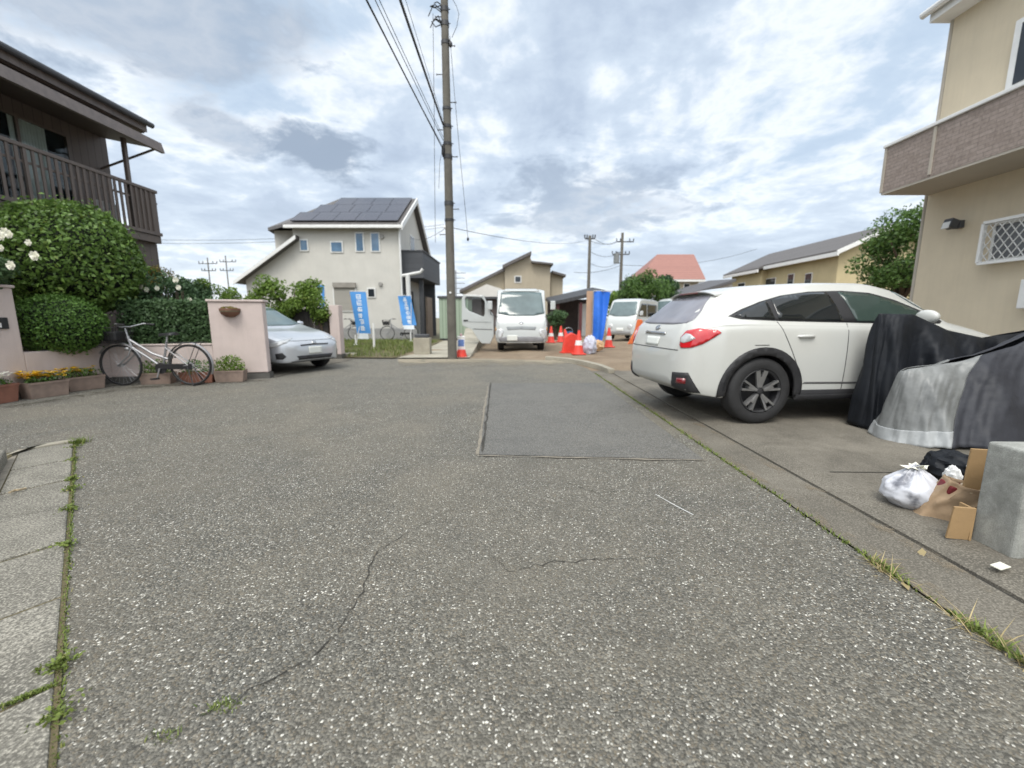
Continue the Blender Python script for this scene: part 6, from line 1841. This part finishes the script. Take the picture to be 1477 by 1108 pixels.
# local x points forward (toward the camera), y to the truck's left (camera right)
S = [(-1.55, .36, 1.12, 1.93, .82, .74), (-1.5, .35, 1.12, 1.97, .845, .76), (-1.0, .34, 1.12, 2.02, .85, .765), (-.62, .34, 1.12, 2.02, .85, .765), (-.42, .34, 1.12, 1.92, .85, .755), (-.22, .33, 1.10, 1.50, .85, .765), (-.06, .32, 1.06, 1.16, .845, .77), (.03, .31, .95, 1.02, .83, .75), (.09, .30, .80, .90, .80, .70), (.13, .29, .62, .74, .76, .64), (.15, .30, .54, .62, .72, .60)]
tb = shell(S, 90, 5, ((-.72, .33, .40),))
finish_body('cab', tb, M['truck_white'], TR); bv = tb[0]
patch('windscreen', bv, [(-.66, 1.90), (-.3, 1.93), (.3, 1.93), (.66, 1.90), (.745, 1.22), (.4, 1.155), (-.4, 1.155), (-.745, 1.22)], FRONT, M['windscreen'], TR, .008, .08, .01)
patch('roof_visor', bv, [(-.60, 1.935), (-.5, 2.01), (.5, 2.01), (.60, 1.935)], FRONT, M['truck_white'], TR, .03, .08, .03)
patch('side_window', bv, [(-1.2, 1.2), (-1.2, 1.85), (-.62, 1.85), (-.42, 1.5), (-.3, 1.25)], SIDE, M['car_glass'], TR, .006, .08, .006, True)
patch('grille_slot', bv, [(-.44, .70), (-.48, .80), (0, .83), (.48, .80), (.44, .70), (0, .72)], FRONT, mat('grille_grey', (.25, .27, .28), .5), TR, .008, .06, .012)
patch('emblem', bv, [(-.07, .92), (0, .965), (.07, .92), (0, .875)], FRONT, M['chrome'], TR, .010, .05, .008)
patch('headlamp', bv, [(-.70, .42), (-.71, .60), (-.62, .72), (-.50, .75), (-.40, .68), (-.46, .50), (-.55, .42)], (.86, -.5), M['clear_lens'], TR, .010, .05, .016, True)
patch('turn_lamp', bv, [(-.60, .66), (-.61, .76), (-.53, .80), (-.49, .68)], (.7, -.7), M['amber_lens'], TR, .010, .05, .012, True)
patch('air_duct', bv, [(-.46, .80), (-.56, 1.12), (-.47, 1.15), (-.40, .83)], (.55, -.83), mat('duct_grey', (.20, .19, .19), .6), TR, .008, .05, .012, True)
patch('bumper', bv, [(-.70, .33), (-.74, .45), (-.46, .49), (.46, .49), (.74, .45), (.70, .33)], FRONT, mat('bumper_grey', (.20, .20, .21), .6), TR, .012, .06, .02)
patch('number_plate', bv, [(-.46, .36), (-.46, .54), (-.13, .54), (-.13, .36)], FRONT, M['plate'], TR, .030, .06, .008)
for s in (-1, 1):
    MB().tube([(-.10, s*.80, 1.12), (.02, s*.98, 1.2), (.02, s*1.0, 1.62)], .014, 8).build('mirror_arm', M['cladding'], TR)
    mi = MB().span((-.02, s*.93, 1.34), (.05, s*1.09, 1.62)); mi.build('door_mirror', M['truck_white'], TR, bevel=.03, segs=3)
    MB().beam((-.1, s*.3, 1.16), (-.28, s*.02-.2, 1.45), .014, .01).build('wiper', M['cladding'], TR) if False else None
    car_wheel(TR, -.72, s*.78, .33, s, .2, style='plain'); car_wheel(TR, -3.2, s*.74, .33, s, .2, style='plain')
MB().span((-1.2, -.7, .33), (-.2, .7, .5)).build('underbody', M['cladding'], TR)
MB().span((-4.2, -.35, .42), (-1.4, .35, .62)).build('chassis', M['cladding'], TR)
bdm = MB().span((-4.4, -.84, .72), (-1.62, .84, .80)).build('load_bed', M['truck_white'], TR)
for s in (-1, 1): MB().span((-4.4, s*.84-.015, .801), (-1.62, s*.84+.015, 1.18)).build('bed_side', M['truck_white'], bdm)
MB().span((-1.66, -.80, .801), (-1.60, .80, 1.55)).build('headboard', M['truck_white'], bdm)
# open door: hinged at the front pillar on the truck's right (camera left), swung 85 degrees
# door drawn in its own plane: u runs from the hinge to the free edge, outer skin faces the camera
dP = Vector((-.10, -.875, 0)); da = R(-6)
def dpt(u, z, o=0):   # u away from the cab (truck's right), o outward toward the front
    return (dP.x+u*math.sin(da)*-1*-1+o, dP.y-u, z)
outl = [(.02, .50), (.02, 1.18), (.10, 1.28), (.22, 1.55), (.34, 1.80), (1.00, 1.83), (1.05, 1.70), (1.06, 1.05), (1.04, .84), (.72, .70), (.55, .42), (.42, .26), (.14, .25)]
wind = [(.30, 1.22), (.30, 1.60), (.40, 1.74), (.90, 1.77), (.95, 1.70), (.93, 1.42), (.80, 1.30), (.55, 1.20), (.34, 1.12)]
def doorpatch(poly, o0, o1):
    n = len(poly); mb = MB()
    return mb.add([dpt(u, z, o0) for u, z in poly]+[dpt(u, z, o1) for u, z in poly], [tuple(range(n)), tuple(range(2*n-1, n-1, -1))]+[(i, (i+1)%n, n+(i+1)%n, n+i) for i in range(n)])
# skin with a real window hole
P2 = [Vector(p) for p in outl]+[Vector(p) for p in wind]
no, nw_ = len(outl), len(wind)
v2, e2, f2, *_ = delaunay_2d_cdt(P2, [(i, (i+1)%no) for i in range(no)]+[(no+i, no+(i+1)%nw_) for i in range(nw_)], [], 1, 1e-5)
def inpoly(p, B):
    r = False
    for i in range(len(B)):
        a, b = B[i], B[(i+1)%len(B)]
        if (a[1] > p.y) != (b[1] > p.y) and p.x < (b[0]-a[0])*(p.y-a[1])/(b[1]-a[1])+a[0]: r = not r
    return r
F2 = [f for f in f2 if not inpoly(sum((v2[i] for i in f), Vector((0, 0)))/3, wind) and inpoly(sum((v2[i] for i in f), Vector((0, 0)))/3, outl)]
door = MB().add([dpt(p.x, p.y) for p in v2], F2).build('door', M['truck_white'], TR)
sd = door.modifiers.new('thickness', 'SOLIDIFY'); sd.thickness = .07; sd.offset = 0
bv_ = door.modifiers.new('bevel', 'BEVEL'); bv_.width = .015; bv_.segments = 2; bv_.limit_method = 'ANGLE'
doorpatch(wind, -.005, .005).build('door_window', M['glass'], door)
MB().box(dpt(.93, 1.0, .04), (.02, .15, .05)).build('door_handle', M['cladding'], door, bevel=.01)
doorpatch([(.10, .93), (.10, .96), (1.02, .99), (1.02, .96)], .0355, .042).build('door_crease', mat('door_crease', (.36, .38, .38), .5), door)
doorpatch([(.06, .70), (.06, .72), (.70, .74), (.70, .72)], .0355, .042).build('door_seam', M['seam_dark'], door)

# --- small white van behind the blue sheet
VN = thing('van', 'small white van parked on the dirt behind the blue sheet', 'van', (5.05, 19.3, .03), R(-126))
S = [(-3.1, .3, .95, 1.80, .70, .62), (-3.0, .27, 1.0, 1.88, .735, .65), (-2.0, .26, 1.02, 1.94, .738, .655), (-.8, .26, 1.02, 1.94, .738, .655), (-.45, .26, 1.01, 1.88, .738, .65), (-.15, .26, 1.0, 1.48, .736, .66), (.08, .27, .96, 1.09, .73, .66), (.16, .28, .84, .96, .71, .62), (.22, .30, .62, .74, .66, .56), (.24, .33, .5, .6, .6, .5)]
vb_ = shell(S, 80, 5, ((-.35, .28, .33), (-2.5, .28, .33)))
finish_body('body', vb_, M['truck_white'], VN); bv = vb_[0]
patch('windscreen', bv, [(-.55, 1.78), (.55, 1.78), (.65, 1.20), (.3, 1.12), (-.3, 1.12), (-.65, 1.20)], FRONT, M['windscreen'], VN, .008, .08, .01)
patch('side_window', bv, [(-1.3, 1.1), (-1.3, 1.7), (-.6, 1.7), (-.25, 1.3), (-.2, 1.12)], SIDE, M['car_glass'], VN, .006, .08, .006, True)
patch('side_window', bv, [(-2.8, 1.12), (-2.8, 1.68), (-1.4, 1.7), (-1.4, 1.1)], SIDE, M['car_glass'], VN, .006, .08, .006, True)
for s in (-1, 1):
    patch('headlamp', bv, [(s*.46+.11*math.cos(a), .66+.11*math.sin(a)) for a in [2*PI*k/18 for k in range(18)]], FRONT, M['clear_lens'], VN, .012, .05, .02)
    mi = MB().span((-.12, s*.78, 1.16), (-.06, s*.92, 1.36)).build('door_mirror', M['truck_white'], VN, bevel=.02); MB().beam((-.09, s*.72, 1.14), (-.09, s*.82, 1.2), .03).build('mirror_arm', M['cladding'], mi)
    for wx in (-.35, -2.5): car_wheel(VN, wx, s*.725, .28, s, .17, .16, 'plain')
patch('bumper', bv, [(-.5, .34), (-.52, .46), (.52, .46), (.5, .34)], FRONT, mat('bumper_grey', (.28, .28, .28), .6), VN, .012, .06, .02)
patch('number_plate', bv, [(-.165, .46), (-.165, .60), (.165, .60), (.165, .46)], FRONT, M['plate'], VN, .02, .06, .008)
patch('door_seam', bv, [(-1.36, .35), (-1.36, 1.75), (-1.345, 1.75), (-1.345, .35)], SIDE, M['seam_dark'], VN, .003, .08, .004, True)
# white roofed van deeper in the site, mostly hidden by the tree
V2 = dup(VN); V2.scale = (1.12, 1.12, 1.12); V2.location = (8.5, 24.2, .03); V2.rotation_euler = (0, 0, R(-160)); V2['label'] = 'second white van deeper in the site, right of the nearer white van'
